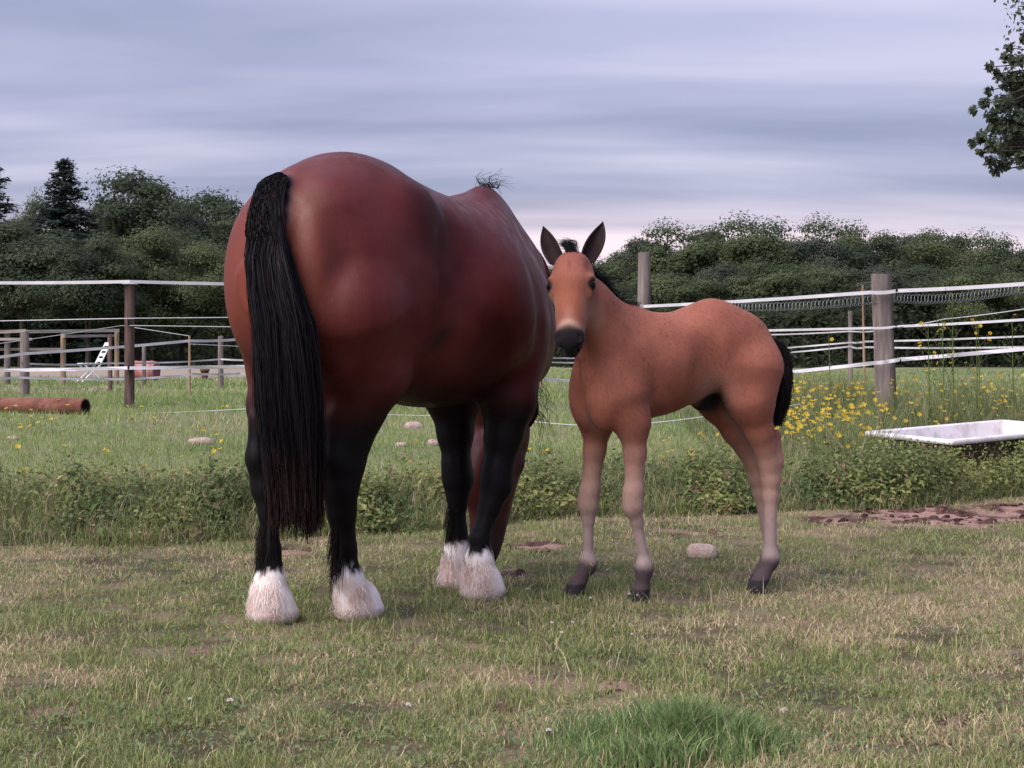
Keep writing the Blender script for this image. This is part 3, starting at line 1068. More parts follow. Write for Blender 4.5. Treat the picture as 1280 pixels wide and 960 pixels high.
    S.ell(P(.385, 0, -.020), (.050, .041, .040), .03, axes=ax)             # muzzle
    S.ell(P(.412, 0, -.052), (.030, .028, .026), .02, axes=ax)             # chin
    for s in (-1, 1):
        S.ell(P(.147, .073 * s, -.010), (.026, .016, .0205), .018, axes=ax)   # brow
        S.ell(P(.196, .070 * s, -.016), (.018, .012, .020), .014, axes=ax)   # lower lid
        S.ell(P(.195, .066 * s, -.022), (.030, .012, .012), .020, axes=ax)   # cheek bone
        S.ell(P(.105, .080 * s, .004), (.022, .014, .014), .030, axes=ax, cut=True)   # hollow over the eye
        S.ell(P(.172, .083 * s, -.018), (.016, .012, .015), .010, axes=ax, cut=True)
        S.ell(P(.386, .038 * s, .004), (.026, .017, .018), .018, axes=ax)    # nostril rim
        S.ell(P(.392, .043 * s, .022), (.018, .010, .013), .008, axes=ax, cut=True)
    S.ell(P(.418, 0, -.036), (.006, .036, .030), .008, axes=ax, cut=True)    # mouth line
    V, Q = S.skin(2)
    n_body = len(V)
    Lsign = 1.0
    for s in (-1, 1):
        side = Lh * s
        up = -A * 0.90 + side * (0.34 if s * Lsign > 0 else .26) - Nn * 0.16
        ev, eq = ear_geo(P(.070, .050 * s, -.045), up, side * .95 - Nn * .25, Nn * .95 + side * .35, 0.188, 0.032)
        Q = np.concatenate([Q, eq + len(V)]); V = np.concatenate([V, ev])
    x, y, z = V.T
    n1 = vnoise(V, 4.5, 21); n2 = vnoise(V, 22, 23); n3 = vnoise(V, 80, 29, 2)
    C = lerp((0.210, 0.074, 0.050), (0.285, 0.105, 0.072), sstep(.3, .7, n1)) * (0.9 + .2 * n2)[:, None]
    pale = np.array((0.38, 0.25, 0.205)); grey = np.array((0.35, 0.275, 0.265)); dk = np.array((0.028, 0.020, 0.0205))
    rel = V - O
    ha, hl, hn = rel @ A, rel @ Lh, rel @ Nn
    onhead = (ha > -.2) & (ha < .5) & (np.abs(hl) < .13) & (hn > -.19) & (z > .85) & (np.hypot(rel[:, 0], rel[:, 1]) < .36)
    leg_t = np.where(onhead, 0, sstep(0.70, 0.40, z + .12 * (n1 - .5)))
    C = lerp(C, lerp(pale, grey, sstep(.45, .2, z)), leg_t * 0.92)
    knee = np.exp(-((z - .40) / .035) ** 2) * np.where(onhead, 0, 1) * (x > .5)
    C = lerp(C, np.array((0.19, .105, .09)), .25 * knee)
    groin = np.exp(-(((x - .33) / .07) ** 2 + ((z - .80) / .07) ** 2)) * (np.abs(y) < .16)
    C = lerp(C, pale, .55 * groin)
    inner = sstep(.05, .02, np.abs(y)) * sstep(.76, .66, z) * (z > .5)
    C = lerp(C, grey, .5 * inner)
    groin_dark = np.exp(-(((x - .285) / .065) ** 2 + ((z - .755) / .06) ** 2 + (y / .085) ** 2))  # dark patch between belly and thighs
    C = lerp(C, dk * .5, np.clip(groin_dark * 1.9, 0, 1))
    fet = sstep(.165, .12, z + .03 * (n2 - .5))
    fet = np.where(z < .2, fet, 0)
    C = lerp(C, np.array((.050, .036, .043)), fet * .9)
    C = lerp(C, np.array((.028, .022, .027)), np.where(z < .2, sstep(.06, .05, z), 0))
    # face: pale above the nostrils, dark muzzle, dark lids
    mz = np.where(onhead, sstep(.335, .368, ha + .02 * (n2 - .5)), 0)
    snip = np.where(onhead, np.exp(-((ha - .338 - .35 * np.abs(hl)) / .0205) ** 2) * sstep(-.06, -.01, hn) * sstep(.075, .02, np.abs(hl)), 0)
    snip = np.maximum(snip, np.where(onhead, .30 * np.exp(-((ha - .30) / .035) ** 2 - (hl / .018) ** 2) * (hn > -.03), 0))
    C = lerp(C, np.array((.46, .31, .25)), np.clip(snip * (.35 + .6 * n2), 0, 1))
    C = lerp(C, np.array((.011, .009, .012)), mz)
    star = np.where(onhead, np.exp(-(((ha - .105) / .016) ** 2 + (hl / .007) ** 2)) * (hn > .0), 0)
    C = lerp(C, np.array((.10, .035, .03)), star * .75)
    for s in (-1, 1):
        lid = np.linalg.norm(V - P(.172, .083 * s, -.014), axis=1)
        C = lerp(C, np.array((.020, .013, .014)), sstep(.040, .024, lid))
    soft = sstep(.125, .085, np.abs(hl)) * sstep(.36, .28, np.hypot(rel[:, 0], rel[:, 1])) * sstep(-.19, -.13, hn)
    fore = np.where(onhead, sstep(.16, .05, ha) * sstep(-.06, 0, hn), 0)
    C = lerp(C, np.array((.15, .048, .042)), .6 * fore)
    midf = np.where(onhead, np.exp(-((ha - .24) / .06) ** 2) * sstep(.07, .03, np.abs(hl)) * sstep(-.06, 0, hn), 0)
    C = lerp(C, np.array((.29, .095, .056)), .5 * midf)
    sidef = np.where(onhead, sstep(.035, .06, np.abs(hl)) * sstep(.19, .24, ha) * sstep(.36, .30, ha), 0)
    C = lerp(C, np.array((.30, .16, .11)), .5 * sidef * soft)
    jaw = np.where(onhead, sstep(-.05, -.10, hn) * sstep(-.18, -.13, hn) * sstep(.1, .3, ha), 0)
    C = lerp(C, np.array((.34, .20, .15)), .4 * jaw * soft)
    isear = np.arange(len(V)) >= n_body
    C = np.where(isear[:, None], np.array((.016, .008, .009)) * (0.5 + n2)[:, None], C)
    body = obj('foal', np_mesh('foal', V, quads=Q, col=C), coat_foal)
    tag(body, 'reddish bay foal with pale legs standing beside the mare, face turned to the camera', 'horse')
    for s in (-1, 1):
        mb = MB()
        eye_ball(mb, P(.172, .0710 * s, -.0155), .0215)
        mb.build('eye', eye_mat, body)
    rng = np.random.default_rng(5)
    # short bristly mane along the crest
    n = 3200
    crest = curve_pts([(0.615, 0, 1.13), (0.70, 0.012, 1.135), poll * .5 + np.array((0.70, 0.012, 1.135)) * .5 + np.array((-.03, -.03, -.045)), poll + A0 * .075 - N0 * .105], 50)
    i = (rng.random(n) ** .7 * 49).astype(int)
    root = crest[i] + rng.normal(0, .007, (n, 3))
    L = (.030 + .034 * (i / 49.0)) * (.6 + .7 * rng.random(n))
    out = np.stack([rng.normal(-.45, .3, n), rng.normal(-.25, .5, n), .55 + .3 * rng.random(n)], 1)
    p1 = root + out * L[:, None] * .6
    p2 = p1 + np.stack([rng.normal(-.4, .4, n), rng.normal(-.1, .5, n), rng.normal(.1, .4, n)], 1) * L[:, None] * .7
    obj('mane', strands_mesh('mane', curve_pts(np.stack([root, p1, p2], 1), 6), np.full(n, .0026), np.full((n, 3), .016), .3, rng), hair_mat, body)
    # forelock tuft
    n = 420
    root = np.stack([P(.030 + .030 * rng.random(), rng.normal(0, .010), .005 + rng.normal(0, .006)) for _ in range(n)])
    wl_ = -Lh if (Lh @ f_dir((1, 0, 0))) > 0 else Lh            # wisp blown to image left
    d = -A[None] * (.75 + .3 * rng.random((n, 1))) + wl_[None] * rng.normal(.10, .22, (n, 1)) + Nn[None] * rng.normal(.15, .15, (n, 1))
    p1 = root + d * .034
    p2 = p1 + (d * .3 + wl_[None] * .9) * (.010 + .022 * rng.random((n, 1))) + rng.normal(0, .004, (n, 3))
    obj('forelock', strands_mesh('forelock', curve_pts(np.stack([root, p1, p2], 1), 6), np.full(n, .0024), np.full((n, 3), .016), .3, rng), hair_mat, body)
    # curly tail
    n = 3800
    u = rng.random(n)
    root = lerp((0.045, 0, 1.060), (0.005, 0, 0.98), u)
    ang = rng.random(n) * 6.28; rr = np.sqrt(rng.random(n))
    a, b = np.cos(ang) * rr, np.sin(ang) * rr
    ctrl = [root + np.stack([.008 * b, .018 * a, 0 * a], 1)]
    le = .7 + .3 * rng.random(n)
    for (zl, cx_, wd) in ((.96, -.050, .040), (.86, -.062, .048), (.76, -.056, .048), (.66, -.035, .034)):
        zz = root[:, 2] - (root[:, 2] - zl) * le
        ctrl.append(np.stack([cx_ + wd * b + rng.normal(0, .008, n), wd * a * 1.1 + rng.normal(0, .008, n), zz], 1))
    P3 = curve_pts(np.stack(ctrl, 1), 16)
    ph = rng.random((n, 1)) * 6.28
    t = np.linspace(0, 1, 16)[None]
    P3[..., 0] += .011 * np.sin(t * 22 + ph) * t
    P3[..., 1] += .009 * np.cos(t * 20 + ph) * t
    tcol = np.array([[.016, .012, .013]]) * (.6 + .9 * rng.random((n, 1)))
    obj('tail', strands_mesh('tail', P3, np.full(n, .0028), tcol, .5, rng), hair_mat, body)
    # soft fuzz of the baby coat, lying back and down
    m = 26000
    fi = rng.integers(0, len(Q), m)
    fi = fi[Q[fi].max(1) < n_body]
    q = Q[fi]; m = len(q)
    wts = rng.dirichlet((1, 1, 1, 1), m)
    root = (V[q] * wts[:, :, None]).sum(1)
    nr = np.cross(V[q[:, 2]] - V[q[:, 0]], V[q[:, 3]] - V[q[:, 1]])
    nr /= np.linalg.norm(nr, axis=1, keepdims=True) + 1e-9
    hc = np.minimum(C[q[:, 0]] * (1.2 + .3 * rng.random((m, 1))), .9)
    dirv = np.array((-.55, 0, -.75)) + rng.normal(0, .25, (m, 3))
    onh = onhead[q[:, 0]]
    dirv = np.where(onh[:, None], A * .9 + rng.normal(0, .25, (m, 3)), dirv)
    dirv -= nr * (dirv * nr).sum(1, keepdims=True)
    L = np.where(onh, .005, .011) * (.6 + .7 * rng.random(m))
    L = np.where((ha > .33) & (ha < .5) & onhead, .002, .011)[q[:, 0]] * L / .011
    p1 = root + (dirv * .9 + nr * .20) * L[:, None] * .6
    p2 = p1 + (dirv * .95 + nr * .10) * L[:, None] * .6
    obj('coat_hair', strands_mesh('coat_hair', np.stack([root - nr * .0005, p1, p2], 1), np.full(m, .0009), hc, .2, rng), coat_hair_mat, body)
    body.location = (FO[0], FO[1], 0)
    body.rotation_euler = (0, 0, math.atan2(FH[1], FH[0]))
    return body


mare = build_mare()
foal = build_foal()

# ------------------------------------------------------------------ fences and things in the paddock
M_post = mat_plain('weathered_post', (0.10, 0.082, 0.080), (0.27, 0.225, 0.215), 14, .9, .9, .15, stretch=(1, 1, .12), bscale=22)
M_post_dark = mat_plain('brown_post', (0.055, 0.036, 0.034), (0.15, 0.10, 0.09), 16, .9, .8, .15, stretch=(1, 1, .15), bscale=24)
M_rail = mat_plain('bleached_rail', (0.20, 0.17, 0.16), (0.40, 0.35, 0.34), 9, .9, .5, .15, stretch=(.2, .2, 1))
M_rail_tan = mat_plain('tan_rail', (0.22, 0.14, 0.09), (0.36, 0.26, 0.18), 9, .9, .5, .15, stretch=(1, 1, .2))
M_tape = mat_plain('fence_tape', (0.48, 0.47, 0.51), (0.60, 0.59, 0.63), 3, .55, .0, .3)
M_tape_old = mat_plain('old_fence_tape', (0.36, 0.355, 0.385), (0.52, 0.51, 0.54), 3, .6, .0, .3)
M_wire = mat_plain('fence_wire', (0.42, 0.43, 0.46), (0.6, 0.6, 0.62), 60, .45, 0, .5)
M_black = mat_plain('black_plastic', (0.012, 0.012, 0.014), None, rough=.5)
M_steel = mat_plain('galvanised_spring', (0.22, 0.235, 0.25), None, rough=.40, spec=.5, metal=.6)


def lumpy_post(px, Y, top_py, w_px, below=.25, taper=.92, lean=0.0, n=12, knob=0.04, flat=True):
    """round wooden post with uneven sides and a sawn top; returns (MB, base, top)"""
    base = at(px, HOR, Y)
    zg = gz(base.x, Y)
    top = at(px, top_py, Y)
    r = w_px / FPX * Y / 2
    mb = MB()
    k = 9
    vs, fs = [], []
    seed = random.random() * 50
    for i in range(k + 1):
        t = i / k
        z = zg - below + (top.z - zg + below) * t
        rr = r * (1.06 - (1.06 - taper) * t)
        for j in range(n):
            a = 2 * math.pi * j / n
            q = 1 + knob * math.sin(3 * a + seed + 2.2 * t) + knob * .8 * math.sin(5 * a - seed * 2 + 5 * t) + knob * random.uniform(-.5, .5)
            vs.append((base.x + lean * (z - zg) + rr * q * math.cos(a), Y + rr * q * math.sin(a), z + (random.uniform(-.006, .006) if i == k else 0)))
    for i in range(k):
        for j in range(n):
            fs.append((i * n + j, i * n + (j + 1) % n, (i + 1) * n + (j + 1) % n, (i + 1) * n + j))
    mb.add(vs, fs, True)
    mb.add([vs[k * n + j] for j in range(n)], [tuple(range(n))])
    return mb


def tape(pts, w, th=.0016, sag=0.0, seg=8, twist=0.0):
    """flat woven electric tape strung between points"""
    mb = MB()
    P = []
    for a, b in zip(pts[:-1], pts[1:]):
        for i in range(seg + (b is pts[-1])):
            t = i / seg
            p = Vector(a).lerp(Vector(b), t)
            p.z -= sag * 4 * t * (1 - t)
            P.append(p)
    vs, fs = [], []
    for i, p in enumerate(P):
        d = (P[min(i + 1, len(P) - 1)] - P[max(i - 1, 0)])
        d.z = 0
        nrm = Vector((-d.y, d.x, 0)).normalized()
        a = twist * math.sin(i * 1.7)
        up = Vector((0, 0, 1)) * math.cos(a) + nrm * math.sin(a)
        for s, q in ((-1, -1), (-1, 1), (1, 1), (1, -1)):
            vs.append(p + up * (w / 2 * s) + nrm * (th * q))
    for i in range(len(P) - 1):
        for k in range(4):
            fs.append((i * 4 + k, i * 4 + (k + 1) % 4, (i + 1) * 4 + (k + 1) % 4, (i + 1) * 4 + k))
    mb.add(vs, fs, False)
    return mb


def wire(pts, r, sag=0.0, seg=8, n=5):
    P = []
    for a, b in zip(pts[:-1], pts[1:]):
        for i in range(seg + (b is pts[-1])):
            t = i / seg
            p = Vector(a).lerp(Vector(b), t)
            p.z -= sag * 4 * t * (1 - t)
            P.append(p)
    return MB().tube(P, r, n, True)


def insulator(c, parent, s=.03):
    mb = MB().box(c, (s, s * 1.3, s * 1.6))
    mb.tube([Vector(c) + Vector((0, -.02, -.8 * s)), Vector(c) + Vector((0, -.055, -.2 * s)), Vector(c) + Vector((0, -.05, .8 * s))], s * .28, 6)
    return mb.build('insulator', M_black, parent)


# --- front fence: brown round post on the left, a tall one behind the foal, the stout grey one on the right
YL, YM, YR, YE = 15.0, 17.0, 13.5, 12.0
fr = empty('tape_fence', (0, 0, 0))
tag(fr, 'nearest white electric tape fence with wooden posts, running behind the mare and foal', 'fence')
p = pL = lumpy_post(162, YL, 355, 12.5, taper=.96).build('post', M_post_dark, fr)
p['label'] = 'thin brown round post left of the mare'
p = lumpy_post(805, YM, 316, 17).build('post', M_post, fr)
p['label'] = 'tall grey post rising behind the foal'
p = pR = lumpy_post(1111, YR, 343, 26, taper=.96, lean=-.045, knob=.06).build('post', M_post, fr)
p['label'] = 'stout weathered grey post right of the foal'
mb = lumpy_post(1330, YE, 330, 26); mb.build('post', M_post, fr)
mb = lumpy_post(-90, 15.4, 352, 13); mb.build('post', M_post_dark, fr)
mb = lumpy_post(480, 16.0, 357, 13); mb.build('post', M_post_dark, fr)
f_ = .12
tape([at(-90, 353, 15.3), at(162, 352, YL - f_), at(480, 357, 15.9), at(805, 383, YM - f_), at(1088, 365.5, YR - .15), at(1121, 363.5, YR - .17), at(1330, 351, YE - .2)], .030, sag=.008, seg=6).build('tape', M_tape, fr)
tape([at(-90, 464, 15.3), at(162, 460, YL - f_), at(480, 455, 15.9), at(805, 484, YM - f_), at(1090, 454, YR - .15), at(1124, 449.5, YR - .17), at(1330, 431, YE - .2)], .032, sag=.004, twist=.35).build('tape', M_tape, fr)
tape([at(805, 415, YM - f_), at(1089, 410, YR - .15), at(1121, 408, YR - .17), at(1330, 396, YE - .2)], .020, sag=.006).build('tape', M_tape, fr)
wire([at(-90, 403, 15.3), at(162, 398, YL - f_), at(480, 395, 15.9)], .0045).build('wire', M_wire, fr)
wire([at(162, 407, YL - f_), at(480, 411, 15.9)], .0045).build('wire', M_wire, fr)
wire([at(-90, 517, 14.2), at(100, 518, 14.1), at(310, 511, 14.0), at(560, 520, 13.6), at(640, 524, 13.2), at(760, 533, 12.8), at(900, 518, 12.8), at(1000, 505, 13)], .0032, sag=.01).build('wire', M_wire, fr)
wire([at(1114, 409, YR - .16), at(1180, 399, 13.0), at(1330, 378, YE)], .004, sag=.01).build('wire', M_wire, fr)
for c in (at(1119, 362, YR - .13), at(1118, 409, YR - .13), at(1124, 450, YR - .13)):
    insulator(c, pR)
for c in (at(162, 460, YL - .07), at(162, 403, YL - .07)):
    insulator(c, pL)
MB().box(at(162, 354.5, YL), (.12, .12, .012)).build('post_cap', M_tape, pL)

# --- spring gate: a long slack coil spring hooked under the top tape
sg = empty('spring_gate', (0, 0, 0))
tag(sg, 'long slack metal coil spring strung beneath the top tape either side of the stout post', 'spring')


def coil(a, b, r, turns, sag, wr=.0022):
    a, b = Vector(a), Vector(b)
    n = int(turns * 8)
    d = (b - a).normalized()
    s = d.cross(Vector((0, 0, 1))).normalized()
    P = []
    for i in range(n + 1):
        t = i / n
        c = a.lerp(b, t)
        c.z -= sag * 4 * t * (1 - t)
        an = t * turns * 2 * math.pi
        P.append(c + (Vector((0, 0, 1)) * math.cos(an) + s * math.sin(an)) * r)
    return MB().tube(P, wr, 4, True)


coil(at(900, 383, 15.2), at(1098, 374, YR - .1), .038, 42, .03, .0034).build('coil', M_steel, sg)
coil(at(1120, 373, YR - .1), at(1272, 361, 12.5), .038, 34, .035, .0034).build('coil', M_steel, sg)
hk = MB()
c0 = at(1277, 362, 12.45)
hk.tube([c0 + Vector((.028 * math.cos(a * .7), 0, .028 * math.sin(a * .7))) for a in range(10)], .004, 6)
hk.build('hook_ring', M_steel, sg)

# --- second line behind on the right: thin stakes with two slack tapes
f2 = empty('paddock_fence', (0, 0, 0))
tag(f2, 'farther white tape fence with thin stakes beyond the stout post on the right', 'fence')
lumpy_post(1063, 24.0, 389, 6, taper=.9).build('stake', M_post, f2)
lumpy_post(1081, 22.0, 357, 3.2, taper=.8, lean=-.02, n=7).build('stake', M_rail_tan, f2)
lumpy_post(1330, 20.0, 392, 9).build('stake', M_post, f2)
lumpy_post(676, 25.0, 444, 4, n=7).build('stake', M_rail_tan, f2)
lumpy_post(870, 27.0, 420, 6).build('stake', M_post, f2)
tape([at(560, 451, 27), at(676, 447, 25), at(760, 447, 25.8), at(870, 443, 27), at(1063, 428, 23.9), at(1081, 427, 21.9), at(1330, 418, 20)], .024, sag=.01, twist=.3).build('tape', M_tape_old, f2)
tape([at(560, 456, 27), at(676, 452, 25), at(760, 452, 25.8), at(870, 449, 27), at(1063, 433, 23.9), at(1081, 434, 21.9), at(1330, 432, 20)], .024, sag=.02, twist=.3).build('tape', M_tape_old, f2)
tape([at(870, 418, 27), at(1063, 414, 23.9), at(1118, 409, 22)], .02, sag=.03).build('tape', M_tape_old, f2)

# --- tape fence behind on the left with a thin cane
f3 = empty('paddock_fence', (0, 0, 0))
tag(f3, 'farther white tape fence with grey posts between the rail pen and the mare', 'fence')
lumpy_post(31, 19.5, 414, 11, knob=.07).build('post', M_post, f3)
lumpy_post(237, 20.5, 420, 3.2, n=7).build('post', M_rail_tan, f3)
lumpy_post(276, 24.0, 420, 7).build('post', M_post, f3)
lumpy_post(180, 25.0, 431, 5.5).build('post', M_post, f3)
lumpy_post(138, 22.0, 418, 5).build('post', M_post_dark, f3)
lumpy_post(-60, 19.0, 410, 11).build('post', M_post, f3)
lumpy_post(420, 21.0, 415, 7).build('post', M_post, f3)
tape([at(-60, 452, 18.9), at(31, 442, 19.4), at(237, 426, 20.4), at(300, 424, 21), at(420, 421, 21)], .034, sag=.01).build('tape', M_tape_old, f3)
tape([at(-60, 474, 18.9), at(25, 472, 19.4), at(160, 474, 20), at(240, 467.5, 20.4), at(300, 467, 21), at(420, 466, 21)], .028, sag=.008, twist=.2).build('tape', M_tape_old, f3)
tape([at(25, 454, 19.4), at(138, 454, 21.9), at(276, 449, 23.9), at(420, 450, 22)], .024, sag=.02, twist=.4).build('tape', M_tape_old, f3)
wire([at(-60, 438, 18.9), at(80, 418, 20), at(152, 407, 21), at(237, 420, 21)], .004).build('wire', M_wire, f3)
wire([at(237, 430, 20.4), at(300, 433, 21), at(420, 436, 21)], .004).build('wire', M_wire, f3)

# --- rail pen in the far paddock
f4 = empty('rail_pen', (0, 0, 0))
tag(f4, 'bleached wooden rail pen with square posts in the far paddock on the left', 'pen')


def beam(a, b, w, h, name, mat, parent):
    a, b = Vector(a), Vector(b)
    d = b - a
    m = d.to_track_quat('X', 'Z').to_matrix()
    return MB().box((a + b) / 2, (d.length, w, h), m).build(name, mat, parent)


for px, tp, Y, wpx in ((9, 417, 27, 8), (79, 417, 27.5, 7), (137, 419, 33, 5), (146, 413, 28, 6), (-70, 418, 27, 8)):
    lumpy_post(px, Y, tp, wpx, knob=.03).build('post', M_rail_tan if px in (146, 79) else M_post, f4)
beam(at(-70, 418, 26.9), at(33, 413.5, 26.9), .08, .055, 'rail', M_rail, f4)
beam(at(33, 414.5, 26.88), at(148, 413, 27.9), .08, .055, 'rail', M_rail, f4)
beam(at(-70, 424, 26.9), at(40, 424, 26.9), .06, .045, 'rail', M_rail, f4)
beam(at(79, 420.5, 27.4), at(144, 419.5, 29.5), .06, .045, 'rail', M_rail, f4)
beam(at(-70, 437, 26.9), at(79, 436.5, 27.4), .06, .045, 'rail', M_rail, f4)

# --- rusty pipe lying in the grass
M_rust = mat_plain('rusty_pipe', (0.105, 0.042, 0.032), (0.23, 0.105, 0.078), 7, .9, .5, .15, bscale=40)
M_rust_in = mat_plain('dark_bore', (0.020, 0.014, 0.013), (0.05, 0.03, 0.025), 9, .95)  # inside of the pipe, much darker than its wall
pa, pb = at(107, 508.5, 13.6), at(-220, 516, 14.6)
rp = 10.8 / FPX * 13.6
pa.z = max(pa.z, gz(pa.x, pa.y) + rp * .9); pb.z = pa.z - .01
pipe = empty('rusty_pipe', (pa.x, pa.y, pa.z - rp))
tag(pipe, 'rusty brown steel pipe lying in the grass with its dark open end showing', 'pipe')
d = (pb - pa)
mb = MB()
nseg = 22
axis = d.normalized()
sA = axis.cross(Vector((0, 0, 1))).normalized(); sB = sA.cross(axis)
rings = []
for (t, r) in ((0, .82), (0, .97), (.002, 1.0), (.25, 1.0), (.5, 1.005), (.75, 1.0), (1.0, 1.0)):
    rings.append([Vector((0, 0, rp)) + d * t + (sA * math.cos(k * 2 * math.pi / nseg) + sB * math.sin(k * 2 * math.pi / nseg)) * rp * r for k in range(nseg)])
vs = [v for r in rings for v in r]
mb.add(vs, [(i * nseg + k, i * nseg + (k + 1) % nseg, (i + 1) * nseg + (k + 1) % nseg, (i + 1) * nseg + k) for i in range(len(rings) - 1) for k in range(nseg)], True)
mb.build('pipe_wall', M_rust, pipe)
mb = MB()
rings = [[Vector((0, 0, rp)) + d * t + (sA * math.cos(k * 2 * math.pi / nseg) + sB * math.sin(k * 2 * math.pi / nseg)) * rp * .82 for k in range(nseg)] for t in (0, .5, .98)]
mb.add([v for r in rings for v in r], [(i * nseg + k, (i + 1) * nseg + k, (i + 1) * nseg + (k + 1) % nseg, i * nseg + (k + 1) % nseg) for i in range(2) for k in range(nseg)], True)
mb.add(rings[-1], [tuple(range(nseg))])
mb.build('pipe_bore', M_rust_in, pipe)

# --- white bathtub used as a water trough
M_enamel = mat_plain('white_enamel', (0.40, 0.365, 0.37), (0.70, 0.66, 0.69), 7, .4, .0, .4, lo=.30, hi=.52)
M_tubout = mat_plain('tub_outside', (0.05, 0.035, 0.032), (0.20, 0.15, 0.14), 6, .8, .3, .2)


def build_tub():
    C = Vector((2.98, 10.84, 0.372))
    e = Vector((-0.62, 0.78, 0.046)) * .76
    f = Vector((0.78, 0.62, 0.026)) * 1.68
    root = empty('bathtub', (C.x + (e.x + f.x) / 2, C.y + (e.y + f.y) / 2, gz(C.x + .5, C.y + .6)))
    tag(root, 'white enamel bathtub used as a trough, sunk in the weeds at the right edge', 'bathtub')
    o = root.location

    def loop(inset, dz, corner, n=6):
        ue, uf = e.normalized(), f.normalized()
        le, lf = e.length - 2 * inset, f.length - 2 * inset
        c0 = C + ue * inset + uf * inset
        pts = []
        for (ce, cf, a0) in ((0, 0, 180), (0, 1, 270), (1, 1, 0), (1, 0, 90)):
            cc = c0 + ue * (corner if ce == 0 else le - corner) + uf * (corner if cf == 0 else lf - corner)
            for k in range(n):
                a = R(a0 + 90 * k / (n - 1))
                # e axis = sin, f axis = cos
                pts.append(cc + uf * (corner * math.cos(a)) + ue * (corner * math.sin(a)) + Vector((0, 0, dz)) - o)
        return pts

    def skin(loops, name, mat, cap=False):
        n = len(loops[0])
        mb = MB()
        mb.add([p for l in loops for p in l], [(i * n + k, i * n + (k + 1) % n, (i + 1) * n + (k + 1) % n, (i + 1) * n + k) for i in range(len(loops) - 1) for k in range(n)], True)
        if cap:
            mb.add(loops[-1], [tuple(range(n))], True)
        return mb.build(name, mat, root)
    skin([loop(.010, -.030, .025), loop(.0, -.026, .03), loop(.0, .0, .03), loop(.006, .006, .03), loop(.050, .006, .05), loop(.058, .0, .055)], 'rim', M_enamel)
    skin([loop(.058, .0, .055), loop(.075, -.06, .07), loop(.11, -.24, .10), loop(.16, -.30, .11)], 'basin', M_enamel, True)
    skin([loop(.012, -.026, .03), loop(.055, -.05, .06), loop(.09, -.26, .11), loop(.15, -.36, .12)], 'outer_shell', M_tubout, True)


build_tub()

# --- folding white garden chair, far left
M_white = mat_plain('white_plastic', (0.66, 0.65, 0.70), (0.78, 0.77, 0.81), 10, .5)
cb = at(113, 452, 30); cb.z = gz(cb.x, cb.y)
ch = empty('garden_chair', cb, R(30))
tag(ch, 'small white folding garden chair tilted back in front of the far wood', 'chair')
cs = .0
seat_z = .40 * .75
sc_ = .86
for k in range(5):
    MB().box((-.17 + .085 * k, 0, .40 * sc_), (.07 * sc_, .42 * sc_, .02)).build('seat_slat', M_white, ch)
for sgn in (-1, 1):
    MB().tube([(-.24 * sc_, sgn * .2 * sc_, .0), (.22 * sc_, sgn * .2 * sc_, .42 * sc_)], .014, 6).build('leg', M_white, ch)
    MB().tube([(.22 * sc_, sgn * .23 * sc_, .0), (-.22 * sc_, sgn * .23 * sc_, .40 * sc_)], .014, 6).build('leg', M_white, ch)
    MB().tube([(.16 * sc_, sgn * .21 * sc_, .38 * sc_), (.40 * sc_, sgn * .21 * sc_, .86 * sc_)], .016, 6).build('back_post', M_white, ch)
for k in range(4):
    q = .2 + .24 * k
    MB().box(((.16 + .24 * q) * sc_, 0, (.38 + .48 * q) * sc_), (.02, .40 * sc_, .075 * sc_), Matrix.Rotation(R(27), 3, 'Y')).build('back_slat', M_white, ch)

# --- faded red drum lying on its side
M_drum = mat_plain('faded_red_drum', (0.36, 0.13, 0.13), (0.50, 0.22, 0.22), 4, .6, .0, .3)
M_drum_end = mat_plain('drum_end', (0.16, 0.045, 0.05), (0.24, 0.08, 0.08), 5, .7)
db = at(180, 452, 32)
dz_ = gz(db.x, db.y)
dr = empty('plastic_drum', (db.x, db.y, dz_), R(-14)); dr.scale = (1.25, 1.25, 1.25)
tag(dr, 'faded red plastic drum lying on its side behind the thin brown post', 'drum')
prof = [(-.22, .13), (-.215, .15), (-.15, .157), (-.145, .165), (-.125, .165), (-.12, .157), (.0, .160), (.12, .157), (.125, .165), (.145, .165), (.15, .157), (.215, .15), (.22, .13)]
mb = MB(); mb.tube([(x, 0, .16) for x, r in prof], [r for x, r in prof], 20, False); mb.build('drum_wall', M_drum, dr)
for sgn in (-1, 1):
    mb = MB(); mb.tube([(sgn * .222, 0, .16), (sgn * .206, 0, .16)], [.131, .128], 20, True); mb.build('drum_lid', M_drum_end, dr)

# --- small brown planter / crate by the far fence
kb = at(256, 449, 33); kz = gz(kb.x, kb.y)
kr = empty('clay_pot', (kb.x, kb.y, kz))
tag(kr, 'small dark clay pot standing in the far paddock left of the mare', 'pot')
M_clay = mat_plain('dark_clay', (0.10, 0.04, 0.03), (0.17, 0.07, 0.05), 12, .85)
mb = MB(); mb.tube([(0, 0, 0), (0, 0, .10), (0, 0, .17), (0, 0, .172), (0, 0, .215), (0, 0, .215), (0, 0, .12)], [.055, .075, .085, .098, .10, .085, .075], 14, True)
mb.build('pot_body', M_clay, kr)

# --- stones
M_stone = mat_plain('pale_stone', (0.27, 0.185, 0.16), (0.46, 0.37, 0.33), 16, .9, .6, .2, bscale=45)


